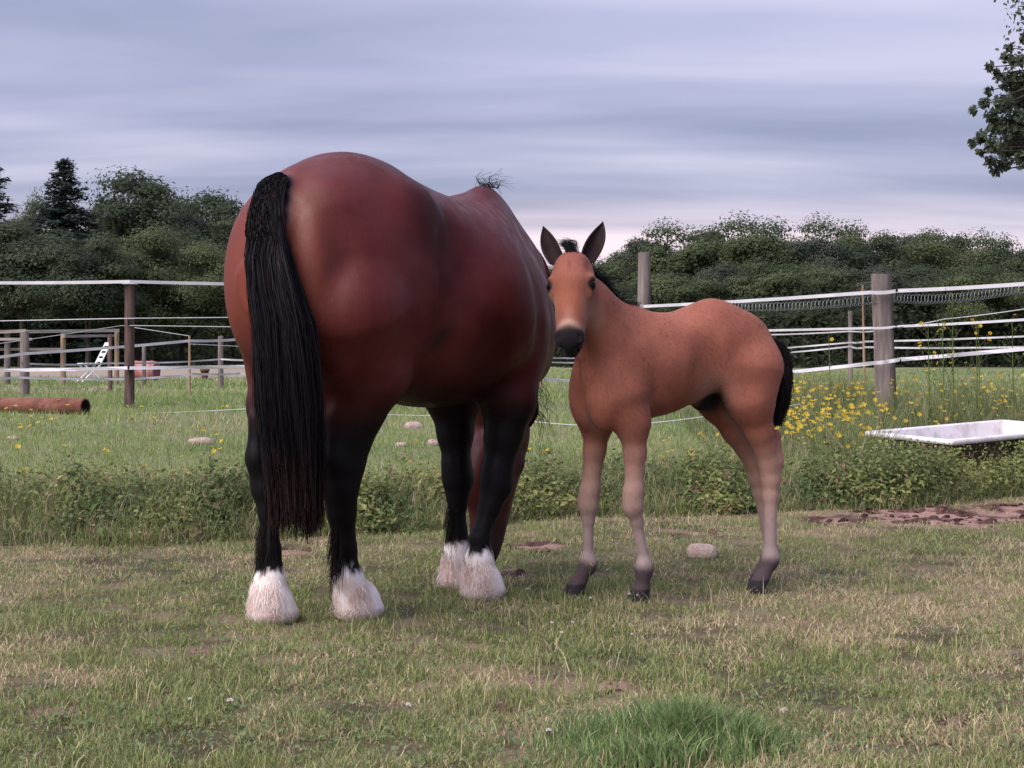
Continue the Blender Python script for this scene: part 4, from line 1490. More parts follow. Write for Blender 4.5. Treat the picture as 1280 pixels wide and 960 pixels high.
def stone(px, py, Y, w, h, dpt, label, seed):
    b = at(px, py, Y)
    z = gz(b.x, Y)
    rr = np.random.default_rng(seed)
    vs, fs = [], []
    nu, nv = 18, 10
    P = []
    for i in range(nv + 1):
        ph = math.pi * i / nv
        for j in range(nu):
            a = 2 * math.pi * j / nu
            P.append((math.sin(ph) * math.cos(a), math.sin(ph) * math.sin(a), math.cos(ph)))
    P = np.array(P)
    k = .72 + .55 * vnoise(P + seed * 3.1, 1.4, seed, 3)
    P = np.sign(P) * np.abs(P) ** .8 * k[:, None]
    P = P * np.array((w / 2, dpt / 2, h * .75)) + np.array((0, 0, h * .22))
    fs = [(i * nu + j, (i + 1) * nu + j, (i + 1) * nu + (j + 1) % nu, i * nu + (j + 1) % nu) for i in range(nv) for j in range(nu)]
    me = MB().add(P, fs, True).mesh('stone')
    o = obj('stone', me, M_stone)
    o.location = (b.x, Y, z)
    o.rotation_euler = (0, 0, rr.uniform(-.5, .5))
    tag(o, label, 'stone', 'pale stones in the grass')


def Yg(py):
    return CAMZ * FPX / (py - HOR)


stone(878, 694, Yg(696), .150, .062, .10, 'largest pale pinkish stone, lying in the grass between the foal\'s front and hind legs', 3)
stone(251, 562, 11.6, .19, .055, .14, 'flat pale stone in the meadow left of the mare\'s tail', 5)
stone(517, 533, 12.9, .15, .06, .12, 'pale stone farthest back under the mare\'s belly', 7)
stone(541, 557, 11.9, .085, .05, .08, 'small pale stone nearest under the mare\'s belly', 9)
stone(502, 560, 11.8, .10, .03, .08, 'low grey stone left of the small one under the mare\'s belly', 11)
stone(981, 890, Yg(893), .030, .020, .026, 'small tan pebble beside the lush grass clump', 13)
stone(16, 569, 11.4, .09, .03, .08, 'low whitish stone at the left edge of the meadow', 15)

# ------------------------------------------------------------------ woods
M_bark = mat_plain('bark', (0.030, 0.024, 0.020), (0.085, 0.070, 0.060), 9, .95, .8, .1, stretch=(1, 1, .2))
M_foliage = mat_leaf('foliage', trans=.40, rough=.7, spec=.08)


def leaf_cards(C, Nrm, size, col, rng, elong=1.5, name='crown', fold=True):
    """one small folded leaf-cluster face per point"""
    n = len(C)
    a = rng.normal(size=(n, 3))
    a -= Nrm * (a * Nrm).sum(1, keepdims=True)
    a /= np.linalg.norm(a, axis=1, keepdims=True) + 1e-9
    b = np.cross(Nrm, a)
    s = np.asarray(size).reshape(n, 1)
    A, B = a * s * elong * .5, b * s * .5
    V = np.stack([C - A, C + B * .9 + Nrm * s * .12, C + A, C - B * .9 + Nrm * s * .12], 1).reshape(-1, 3)
    q = np.arange(n * 4).reshape(n, 4)
    tr = np.concatenate([q[:, [0, 1, 2]], q[:, [0, 2, 3]]])
    return np_mesh(name, V, tris=tr, smooth=False, col=np.repeat(col, 4, 0), attr='col')


def broadleaf_mesh(seed, nl=36000, w=1.0, tall=1.0, base=.18, greens=((.026, .040, .017), (.070, .092, .036)), leaf=.0125, lobes=46):
    """crown for a tree of height 1 and half width ~.36*w made of leaf clumps on many boughs"""
    r = np.random.default_rng(seed)
    cz = base + (1 - base) * .55
    cs, rs = [], []
    for k in range(lobes):
        u = r.normal(size=3); u /= np.linalg.norm(u)
        q = r.random() ** .45
        p = u * np.array((.30 * w, .30 * w, .36 * tall)) * q
        if p[2] < 0: p[:2] *= 1.12
        cs.append(p + np.array((0, 0, cz))); rs.append((.085 + .085 * r.random()) * (.8 + .3 * w))
    cs, rs = np.array(cs), np.array(rs)
    i = r.integers(0, lobes, nl)
    u = r.normal(size=(nl, 3)); u /= np.linalg.norm(u, axis=1, keepdims=True)
    u[:, 2] = np.where(u[:, 2] < -.3, -u[:, 2] * .6, u[:, 2])
    rad = rs[i] * (.45 + .60 * r.random(nl))
    C = cs[i] + u * rad[:, None] * np.array((1.1, 1.1, .85))
    # individual leaves jitter, small outward sprays
    C += r.normal(0, .006, (nl, 3))
    Nn = u + r.normal(0, .30, (nl, 3)) + np.array((0, 0, .30))
    Nn /= np.linalg.norm(Nn, axis=1, keepdims=True)
    lobe_t = r.random(lobes)[i]
    t = np.clip(.15 + .75 * lobe_t + .10 * r.normal(size=nl), 0, 1)
    col = lerp(greens[0], greens[1], t) * (.92 + .16 * r.random((nl, 1)))
    crown = leaf_cards(C, Nn, leaf * (.6 + .9 * r.random(nl)), col, r)
    mb = MB()
    mb.tube([(0, 0, -.04), (.004, .002, base * .6), (-.004, .003, base * 1.2), (.003, 0, cz)], [.026, .020, .016, .009], 8, jit=.08)
    for k in range(16):
        c = cs[r.integers(0, lobes)]
        z0 = base * .7 + (cz - base * .7) * r.random()
        m = (np.array((0, 0, z0)) + c) / 2 + np.array((0, 0, -.02))
        mb.tube([(0, 0, z0), m, c], [.010, .007, .003], 5, False)
    return crown, mb.mesh('trunk')


def conifer_mesh(seed, n=11000, half=.20, greens=((.034, .052, .048), (.080, .105, .088)), ragged=.25, lo=.10):
    r = np.random.default_rng(seed)
    tiers = 34
    C, Nn = [], []
    mb = MB()
    mb.tube([(0, 0, -.03), (0, 0, .5), (0, 0, .99)], [.020, .011, .002], 8)
    for k in range(tiers):
        z = lo + (1 - lo) * (k / tiers) ** .92 + r.normal(0, .008)
        rad = half * max(1 - (z - lo) / (1 - lo), 0) ** .95 + .006
        nb = 8 if k < tiers - 6 else 5
        for j in range(nb):
            a = 6.283 * (j + r.random()) / nb
            L = rad * (1.15 - 1.9 * ragged * r.random())
            d = np.array((math.cos(a), math.sin(a)))
            tip = np.array((d[0] * L, d[1] * L, z - .05 * L / half + .05 * r.random()))
            mb.tube([(0, 0, z), tuple(tip)], [.004, .001], 4, False)
            m = max(6, int(n / (tiers * nb) * (.4 + 1.2 * L / half)))
            t = r.random(m) ** .7
            p = np.array((0, 0, z)) * (1 - t[:, None]) + tip * t[:, None]
            sw = .034 * (1 - .5 * t)[:, None] * (.4 + L / half)
            p = p + r.normal(0, .55, (m, 3)) * sw * np.array((1, 1, .75)) - np.array((0, 0, .008))
            C.append(p); Nn.append(r.normal(0, .5, (m, 3)) + np.array((d[0] * .3, d[1] * .3, .8)))
    C = np.concatenate(C); Nn = np.concatenate(Nn); Nn /= np.linalg.norm(Nn, axis=1, keepdims=True)
    m = len(C)
    col = lerp(greens[0], greens[1], np.clip(r.normal(.5, .3, m), 0, 1))
    return leaf_cards(C, Nn, .012 * (.6 + .8 * r.random(m)) * (1.1 - .6 * C[:, 2]), col, r, 2.2), mb.mesh('trunk')


G_DARK = ((.034, .050, .036), (.090, .112, .066))
G_MID = ((.048, .070, .040), (.128, .152, .078))
G_GREY = ((.050, .064, .052), (.116, .132, .096))
protos = {
    'oak_a': broadleaf_mesh(101, greens=G_MID), 'oak_b': broadleaf_mesh(102, w=1.15, greens=G_DARK), 'oak_c': broadleaf_mesh(103, w=.9, tall=1.08, greens=G_GREY),
    'oak_d': broadleaf_mesh(104, w=1.25, tall=.95, base=.10, greens=G_MID), 'thin': broadleaf_mesh(105, nl=11000, w=.62, tall=1.0, base=.38, lobes=26, greens=G_DARK),
    'spruce': conifer_mesh(201, n=16000), 'spruce_b': conifer_mesh(202, half=.17, ragged=.45),
}


def tree(kind, px, top_py, Y, wscale, label, group, name='tree', cat='tree', foot=None):
    b = at(px, HOR, Y)
    zg = gz(b.x, Y) if foot is None else foot
    h = (at(px, top_py, Y).z - zg) * (1.0 if kind in ('spruce', 'spruce_b', 'thin') else .94)
    root = empty(name, (b.x, Y, zg), random.uniform(0, 6.28))
    root.scale = (h * wscale, h * wscale, h)
    cr, tk = protos[kind]
    obj('crown', cr, M_foliage, root)
    obj('trunk', tk, M_bark, root)
    return tag(root, label, cat, group)


GL, GR = 'trees of the left wood', 'trees of the right wood'
# left wood
tree('spruce', 80, 199, 78, 2.1, 'tall pointed dark spruce above the left wood', GL, 'spruce_tree')
tree('spruce_b', -14, 186, 78, 2.0, 'dark conifer cut by the left edge of the picture', GL, 'spruce_tree')
tree('thin', 165, 219, 84, 1.05, 'dark slender pine with a lumpy top right of the tall spruce', GL, 'pine_tree')
tree('oak_d', 172, 270, 70, .95, 'bright green bushy tree with a rounded peak in front of the slender pine', GL, 'broadleaf_tree')
tree('oak_b', 28, 262, 68, 1.25, 'broad low dark tree at the left end of the wood', GL, 'broadleaf_tree')
tree('oak_a', 42, 240, 92, .5, 'small rounded tree between the two conifers', GL, 'broadleaf_tree')
tree('oak_c', 128, 243, 92, .5, 'greyish tree between the tall spruce and the slender pine', GL, 'broadleaf_tree')
tree('oak_b', 110, 285, 66, 1.1, 'low dark tree below the tall spruce', GL, 'broadleaf_tree')
for px, ty, Y, k, w, lab in ((205, 243, 93, 'thin', .95, 'thin dark tree just right of the slender pine'), (232, 252, 88, 'oak_c', .5, 'small tree with an open crown between the thin dark trees'),
                             (256, 247, 92, 'thin', 1.0, 'second thin dark tree, left of the mare\'s rump'), (287, 256, 90, 'thin', 1.0, 'thin tree touching the left edge of the mare\'s rump'),
                             (228, 282, 72, 'oak_a', 1.0, 'low bushy tree right of the bright green one'), (272, 292, 70, 'oak_d', 1.0, 'low bushy tree beside the mare\'s rump'),
                             (-40, 250, 72, 'oak_c', 1.1, 'leafy tree cut by the left edge of the picture')):
    tree(k, px, ty, Y, w, lab, GL, 'broadleaf_tree')
for px, ty, Y, k, w in ((330, 262, 86, 'oak_b', 1.1), (385, 275, 84, 'oak_a', 1.1), (440, 290, 86, 'oak_c', 1.1), (500, 305, 88, 'oak_d', 1.2), (560, 318, 90, 'oak_b', 1.2), (615, 325, 92, 'oak_a', 1.2)):
    tree(k, px, ty, Y, w, 'tree of the wood hidden behind the mare', GL, 'broadleaf_tree')
# right wood: a continuous rounded canopy
right = [(668, 322, 95, 'oak_d', 1.2, 'low tree showing in the gap between mare and foal'), (722, 326, 96, 'oak_a', 1.2, 'low tree behind the foal\'s head'),
         (768, 306, 95, 'oak_d', 1.0, 'first tree of the right wood, right of the foal\'s ear'), (812, 290, 96, 'oak_c', 1.0, 'tree directly above the tall grey post'),
         (856, 277, 95, 'oak_a', 1.05, 'tall rounded tree above the foal\'s back'), (898, 272, 97, 'oak_b', 1.0, 'dark tree above the foal\'s croup'),
         (940, 267, 94, 'oak_a', 1.0, 'highest rounded crown of the right wood'), (985, 281, 98, 'oak_d', .95, 'crown in the dip right of the highest one'),
         (1018, 288, 93, 'oak_c', .9, 'greyish tree left of the second peak'), (1044, 270, 97, 'oak_a', .9, 'second peak of the right wood'),
         (1086, 282, 95, 'oak_b', 1.0, 'dark tree directly above the stout grey post'), (1128, 287, 98, 'oak_c', 1.0, 'greyish crown just right of the stout post'),
         (1160, 284, 94, 'oak_d', .95, 'middling crown between the stout post and the third peak'), (1197, 277, 96, 'oak_b', 1.0, 'third peak of the right wood'),
         (1232, 288, 93, 'oak_a', .9, 'tree right of the third peak'), (1262, 303, 97, 'oak_c', .9, 'low crown near the right edge'),
         (1290, 297, 94, 'oak_b', 1.0, 'dark tree cut by the right edge of the picture')]
for px, ty, Y, k, w, lab in right:
    tree(k, px, ty, Y, w, lab, GR, 'broadleaf_tree')
front = [(800, 345, 82, 'oak_b', 1.3, 'low front tree behind the tall grey post'), (850, 330, 80, 'oak_d', 1.2, 'lower pale tree over the foal\'s withers'), (905, 325, 82, 'oak_c', 1.2, 'lower greyish tree over the foal\'s croup'),
         (965, 322, 80, 'oak_a', 1.2, 'lower bright tree below the highest crown'), (1025, 318, 82, 'oak_d', 1.2, 'lower broad tree left of the stout post'), (1085, 326, 80, 'oak_c', 1.2, 'lower tree hidden partly by the stout post'),
         (1150, 322, 82, 'oak_b', 1.2, 'lower dark tree right of the stout post'), (1215, 326, 80, 'oak_a', 1.2, 'lower tree under the third peak'), (1275, 330, 82, 'oak_d', 1.2, 'lower tree at the right edge'), (745, 350, 82, 'oak_b', 1.2, 'lower dark tree behind the foal\'s mane')]
for px, ty, Y, k, w, lab in front:
    tree(k, px, ty, Y, w, lab, GR, 'broadleaf_tree')


def undergrowth():
    """dark brambles and low boughs that close the wood's foot: nobody could count them"""
    r = np.random.default_rng(9)
    n = 120000
    X = r.uniform(-48, 48, n)
    X[90000:] *= 1.4
    Y = 76 + 24 * r.random(n) ** 1.2 + 2.5 * np.sin(X * .35)
    Y[90000:] = r.uniform(101, 112, 30000)
    hmax = 2.6 + 1.6 * vnoise(np.stack([X, Y], 1), .22, 91, 3) + 2.2 * sstep(78, 92, Y)
    hmax[90000:] = 4.5
    Z = .40 + hmax * r.random(n) ** 1.15
    Nn = r.normal(0, .6, (n, 3)) + np.array((0, -.5, .6)); Nn /= np.linalg.norm(Nn, axis=1, keepdims=True)
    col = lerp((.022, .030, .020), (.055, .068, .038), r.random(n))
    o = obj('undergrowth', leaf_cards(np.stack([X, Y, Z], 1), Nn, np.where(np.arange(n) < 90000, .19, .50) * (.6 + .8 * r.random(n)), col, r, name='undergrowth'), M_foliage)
    tag(o, 'dark undergrowth of brambles closing the foot of the woods', 'undergrowth', None, 'stuff')


undergrowth()


# --- oak reaching in from the right: trunk outside the picture, its leafy boughs inside
def near_oak():
    r = np.random.default_rng(31)
    Y0 = 12.0
    base = Vector((6.6, 12.6, gz(6.6, 12.6)))
    root = empty('oak_tree', base)
    tag(root, 'oak tree whose leafy boughs reach in at the upper right edge', 'tree')
    mb = MB()
    fork = Vector((0, 0, 2.3))
    mb.tube([(0, 0, -.2), (.03, 0, .6), (-.02, .02, 1.5), fork, (.15, .1, 4.2), (.0, .2, 6.2)], [.34, .26, .22, .20, .13, .05], 12, jit=.06)
    twigs = []

    def bough(pts, r0):
        mb.tube(pts, [r0 * (1 - .85 * i / (len(pts) - 1)) for i in range(len(pts))], 7, False)
    tips = []
    # in-frame cluster centres, photo pixels
    inframe = [(1272, 75, 11.6, 10), (1262, 100, 12.0, 15), (1246, 92, 11.9, 7), (1276, 125, 12.2, 18), (1254, 130, 11.8, 13), (1230, 128, 11.9, 8), (1217, 137, 11.8, 6), (1268, 155, 11.9, 20), (1247, 160, 12.2, 13),
               (1226, 172, 11.9, 9), (1242, 184, 11.8, 11), (1262, 186, 12.1, 17), (1276, 178, 12.3, 18), (1240, 202, 12.0, 9), (1256, 205, 12.0, 10), (1278, 200, 11.9, 12), (1236, 114, 12.0, 6), (1244, 214, 12.0, 6), (1262, 60, 11.8, 7),
               (1256, 72, 11.8, 6), (1280, 48, 11.8, 6), (1215, 178, 11.9, 5), (1236, 84, 11.9, 6), (1240, 146, 12, 10), (1276, 104, 12, 18), (1226, 190, 11.9, 5)]
    LC, LR = [], []
    hub = [at(1400, 150, 12.2) - base, at(1380, 90, 12.0) - base, at(1390, 200, 12.1) - base]
    for h in hub:
        bough([fork, fork.lerp(h, .5) + Vector((0, 0, .15)), h], .09)
    for (px, py, Y, rp) in inframe:
        c = at(px, py, Y) - base
        h = min(hub, key=lambda q: (q - c).length)
        mid = h.lerp(c, .5) + Vector((r.normal(0, .04), r.normal(0, .04), .05))
        bough([h, mid, c], .018)
        LC.append(c); LR.append(rp / FPX * Y * .98)
    # the rest of the crown, outside the picture
    for k in range(90):
        u = r.normal(size=3); u /= np.linalg.norm(u)
        c = Vector((u[0] * 2.6, u[1] * 2.4, 4.3 + u[2] * 2.0)) * 1.0
        w = c + base
        if abs((w.x / w.y) * FPX + 640) < 1300 and w.y > 1: continue
        mb.tube([fork + Vector((0, 0, r.random() * 2.5)), c * .6 + Vector((0, 0, 1.2)), c], [.03, .018, .006], 5, False)
        LC.append(c); LR.append(.30 + .25 * r.random())
    # thin high twig whose leaf tip just touches the top of the frame
    tip = at(960, -4, 12.0) - base
    bough([Vector((.1, .1, 4.0)), at(1250, -120, 12.2) - base, at(1080, -70, 12.0) - base, tip], .03)
    LC.append(tip + Vector((0, 0, .02))); LR.append(.03)
    for px, py in ((1010, -40), (1060, -60), (1120, -90)):
        LC.append(at(px, py, 12) - base); LR.append(.10)
    mb.build('trunk', M_bark, root)
    C, Nn = [], []
    for c, rad in zip(LC, LR):
        inf = rad < .16
        m = int(np.clip((300 if inf else 70) * (rad / .1) ** 2, 10, 620))
        u = r.normal(size=(m, 3)); u /= np.linalg.norm(u, axis=1, keepdims=True)
        C.append(np.array(c) + u * (rad * (.25 + .85 * r.random((m, 1)))))
        Nn.append(u * .5 + r.normal(0, .6, (m, 3)) + np.array((0, -.2, .5)))
    C = np.concatenate(C); Nn = np.concatenate(Nn); Nn /= np.linalg.norm(Nn, axis=1, keepdims=True)
    m = len(C)
    col = lerp((.055, .072, .052), (.130, .155, .100), np.clip(r.normal(.45, .3, m), 0, 1))
    obj('crown', leaf_cards(C, Nn, .030 * (.6 + .8 * r.random(m)), col, r, 1.6), M_foliage, root)


near_oak()

# ------------------------------------------------------------------ turf, weeds and flowers
M_grass = mat_leaf('grass_blades', trans=.30, rough=.6, spec=.2)
grng = np.random.default_rng(77)


def blades_mesh(name, X, Y, Z, H, W, lean, col, ang=None, curl=.5, simple=False, tipcol=None):
    n = len(X)
    r = grng
    az = r.random(n) * 2 * np.pi if ang is None else ang
    d = np.stack([np.cos(az), np.sin(az), np.zeros(n)], 1)
    fa = r.random(n) * 2 * np.pi
    s = np.stack([np.cos(fa), np.sin(fa), np.zeros(n)], 1) * (W * .5)[:, None]
    base = np.stack([X, Y, Z - .004], 1)
    up = np.array((0, 0, 1.0))
    cl, sl = np.cos(lean)[:, None], np.sin(lean)[:, None]
    mid = base + (up * cl + d * sl) * (H * .55)[:, None]
    l2 = np.minimum(lean * (1 + curl) + curl * .5, 1.9)
    tip = mid + (up * np.cos(l2)[:, None] + d * np.sin(l2)[:, None]) * (H * .45)[:, None]
    tip[:, 2] = np.maximum(tip[:, 2], Z + .002)
    if simple:
        V = np.stack([base - s, base + s, tip], 1).reshape(-1, 3)
        tr = np.arange(n * 3).reshape(n, 3)
        C = np.repeat(col, 3, 0)
        return np_mesh(name, V, tris=tr, smooth=False, col=C, attr='col')
    V = np.stack([base - s, base + s, mid + s * .8, mid - s * .8, tip], 1).reshape(-1, 3)
    i = np.arange(n) * 5
    q = np.stack([i, i + 1, i + 2, i + 3], 1)
    tr = np.stack([i + 3, i + 2, i + 4], 1)
    C = np.repeat(col[:, None], 5, 1)
    if tipcol is not None:
        C[:, 4] = tipcol
    return np_mesh(name, V, quads=q, tris=tr, smooth=False, col=C.reshape(-1, 3), attr='col')


def in_view(n, y0, y1, p=1.6, margin=.12):
    """random ground points in the wedge the photo sees, denser near by"""
    u = grng.random(n)
    a = 1 - p + 1
    if abs(a) < 1e-6:
        Y = y0 * (y1 / y0) ** u
    else:
        Y = (y0 ** a + u * (y1 ** a - y0 ** a)) ** (1 / a)
    X = (grng.random(n) - .5) * 2 * (.32 * Y * (1 + margin) + .25)
    return X, Y


GREEN = np.array((.165, .200, .075)); GREEN2 = np.array((.275, .310, .120)); STRAW = np.array((.54, .465, .285)); BROWN = np.array((.30, .21, .14)); DEEP = np.array((.050, .090, .030))


def turf():
    n = 400000
    X, Y = in_view(n, 3.3, 10.6, 1.9)
    d = Y - bank_y(X)
    P = np.stack([X, Y], 1)
    sm = soil_mask(X, Y)
    nb = vnoise(P, 3.2, 81, 4, .55)
    tuft = vnoise(P, 8.0, 85, 3, .6)
    keep = (d < .15) & (grng.random(n) > sm * 1.25) & (grng.random(n) < .12 + 1.2 * sstep(.32, .58, tuft))
    X, Y, P, nb, tuft = X[keep], Y[keep], P[keep], nb[keep], tuft[keep]
    n = len(X)
    Z = ground_z(X, Y)
    big = vnoise(P, .8, 83, 3)
    dry = sstep(.40, .62, .6 * nb + .4 * big)
    st = grng.random(n) < (.20 + .68 * dry)
    t = grng.random(n)
    col = lerp(GREEN, GREEN2, t)
    col = np.where(st[:, None], lerp(STRAW, BROWN, np.clip(grng.normal(.35, .3, n), 0, 1)), col)
    col *= (.7 + .6 * grng.random((n, 1)))
    H = (.015 + .026 * grng.random(n) ** 1.5) * (.35 + 1.5 * tuft) * np.where(st, 1.0, 1.05)
    W = .0022 + .0022 * grng.random(n)
    lean = np.abs(grng.normal(.35, .35, n)) + np.where(st, .75 * grng.random(n), 0)
    o = obj('turf_grass', blades_mesh('turf_grass', X, Y, Z, H, W, np.minimum(lean, 1.45), col), M_grass)
    tag(o, 'short grazed paddock grass, green mixed with straw', 'grass', None, 'stuff')
    # longer single stalks
    n = 6500
    X, Y = in_view(n, 3.3, 9.5, 1.7)
    k = (Y - bank_y(X) < .1) & (grng.random(n) > soil_mask(X, Y)) & (vnoise(np.stack([X, Y], 1), 2.2, 88, 3) > .46)
    X, Y = X[k], Y[k]; n = len(X)
    col = np.where((grng.random(n) < .55)[:, None], STRAW * (.7 + .5 * grng.random((n, 1))), GREEN2 * (.8 + .4 * grng.random((n, 1))))
    o = obj('turf_stalks', blades_mesh('turf_stalks', X, Y, ground_z(X, Y), .05 + .075 * grng.random(n) ** 2, .0016 + .0012 * grng.random(n), np.abs(grng.normal(.3, .35, n)), col), M_grass)
    tag(o, 'scattered longer straw and green stalks standing out of the turf', 'grass', None, 'stuff')
    # low clover leaves in the turf
    n = 15000
    X, Y = in_view(n, 3.3, 9.2, 1.8)
    P = np.stack([X, Y], 1)
    k = (Y - bank_y(X) < .1) & (grng.random(n) > 1.3 * soil_mask(X, Y)) & (vnoise(P, 2.0, 95, 3) > .50)
    X, Y = X[k], Y[k]; n = len(X)
    C = np.stack([X, Y, ground_z(X, Y) + .010 + .018 * grng.random(n)], 1)
    Nn = grng.normal(0, .35, (n, 3)) + np.array((0, -.25, 1)); Nn /= np.linalg.norm(Nn, axis=1, keepdims=True)
    col = lerp((.085, .130, .055), (.170, .220, .095), grng.random(n))
    o = obj('clover_leaves', leaf_cards(C, Nn, .012 * (.7 + .8 * grng.random(n)), col, grng, 1.0, 'clover_leaves'), M_grass)
    tag(o, 'small clover leaves spread through the turf', 'clover', None, 'stuff')


def lush_clump():
    """dark green tussock at the bottom of the picture"""
    n = 9000
    a = grng.random(n) * 6.283; q = np.minimum(np.abs(grng.normal(0, .55, n)), 1.35)
    cx, cy = at(835, HOR, 3.86).x, 3.86
    X = cx + .34 * q * np.cos(a) + .03 * grng.normal(size=n); Y = cy + .26 * q * np.sin(a) + .02 * grng.normal(size=n)
    X += .10 * (vnoise(np.stack([X, Y], 1), 4, 18, 2) - .5); Y += .16 * (vnoise(np.stack([X, Y], 1), 4, 19, 2) - .5)
    f = np.clip(1 - ((X - cx) / .37) ** 2 - ((Y - cy) / .30) ** 2, .08, 1)
    nz = vnoise(np.stack([X, Y], 1), 9, 15, 3, .6)
    H = (.022 + .090 * f ** .8) * (.45 + .75 * grng.random(n)) * (.35 + 1.3 * nz)
    col = lerp((.100, .175, .062), (.235, .320, .120), grng.random(n)) * (.75 + .45 * grng.random((n, 1)))
    col = np.where((grng.random(n) < .10)[:, None], STRAW * .8, col)
    o = obj('grass_clump', blades_mesh('grass_clump', X, Y, ground_z(X, Y), H, .0030 + .0020 * grng.random(n), np.abs(grng.normal(.25, .22, n)), col, curl=.7), M_grass)
    tag(o, 'lush dark green clump of longer grass at the bottom edge', 'grass', None, 'stuff')


def meadow():
    # rough grass beyond the bank, in bands of distance
    for k, (y0, y1, n, h, w) in enumerate(((7.6, 12.5, 90000, .085, .0042), (12.5, 22, 80000, .10, .0075), (22, 60, 60000, .11, .020))):
        X, Y = in_view(n, y0, y1, 1.5)
        d = Y - bank_y(X)
        kp = d > .25
        P = np.stack([X, Y], 1)
        sand = sstep(33, 39, Y) * sstep(-1, -6, X)
        kp &= grng.random(len(X)) > sand
        tx, ty = X - 2.98, Y - 10.84
        ue = tx * -.62 + ty * .78; uf = tx * .78 + ty * .62
        kp &= ~((ue > -.02) & (ue < .80) & (uf > -.02) & (uf < 1.75))
        X, Y, P = X[kp], Y[kp], P[kp]
        n = len(X)
        patch = vnoise(P, .9, 41, 3); fine = vnoise(P, 4, 42, 3)
        t = np.clip(sstep(.35, .65, patch) * .6 + .4 * grng.random(n), 0, 1)
        col = lerp((.125, .215, .058), (.265, .335, .110), t)
        dr = (grng.random(n) < .16 + .30 * sstep(.55, .7, vnoise(P, .45, 43, 2)))
        col = np.where(dr[:, None], np.array((.42, .36, .25)) * (.7 + .5 * grng.random((n, 1))), col) * (.75 + .5 * grng.random((n, 1)))
        tall = 1 + 2.4 * sstep(1.6, 3.0, X) * sstep(16, 12.5, Y) * sstep(9.8, 11.0, Y)
        H = h * (.20 + .95 * fine ** 1.3) * (.6 + .7 * grng.random(n)) * tall
        o = obj('meadow_grass', blades_mesh('meadow_grass', X, Y, ground_z(X, Y), H, w * (.7 + .6 * grng.random(n)), np.abs(grng.normal(.3, .3, n)), col, simple=(k > 0)), M_grass)
        tag(o, ('rough green meadow grass just behind the weedy bank', 'meadow grass around the fence posts', 'distant paddock grass before the wood')[k], 'grass', None, 'stuff')


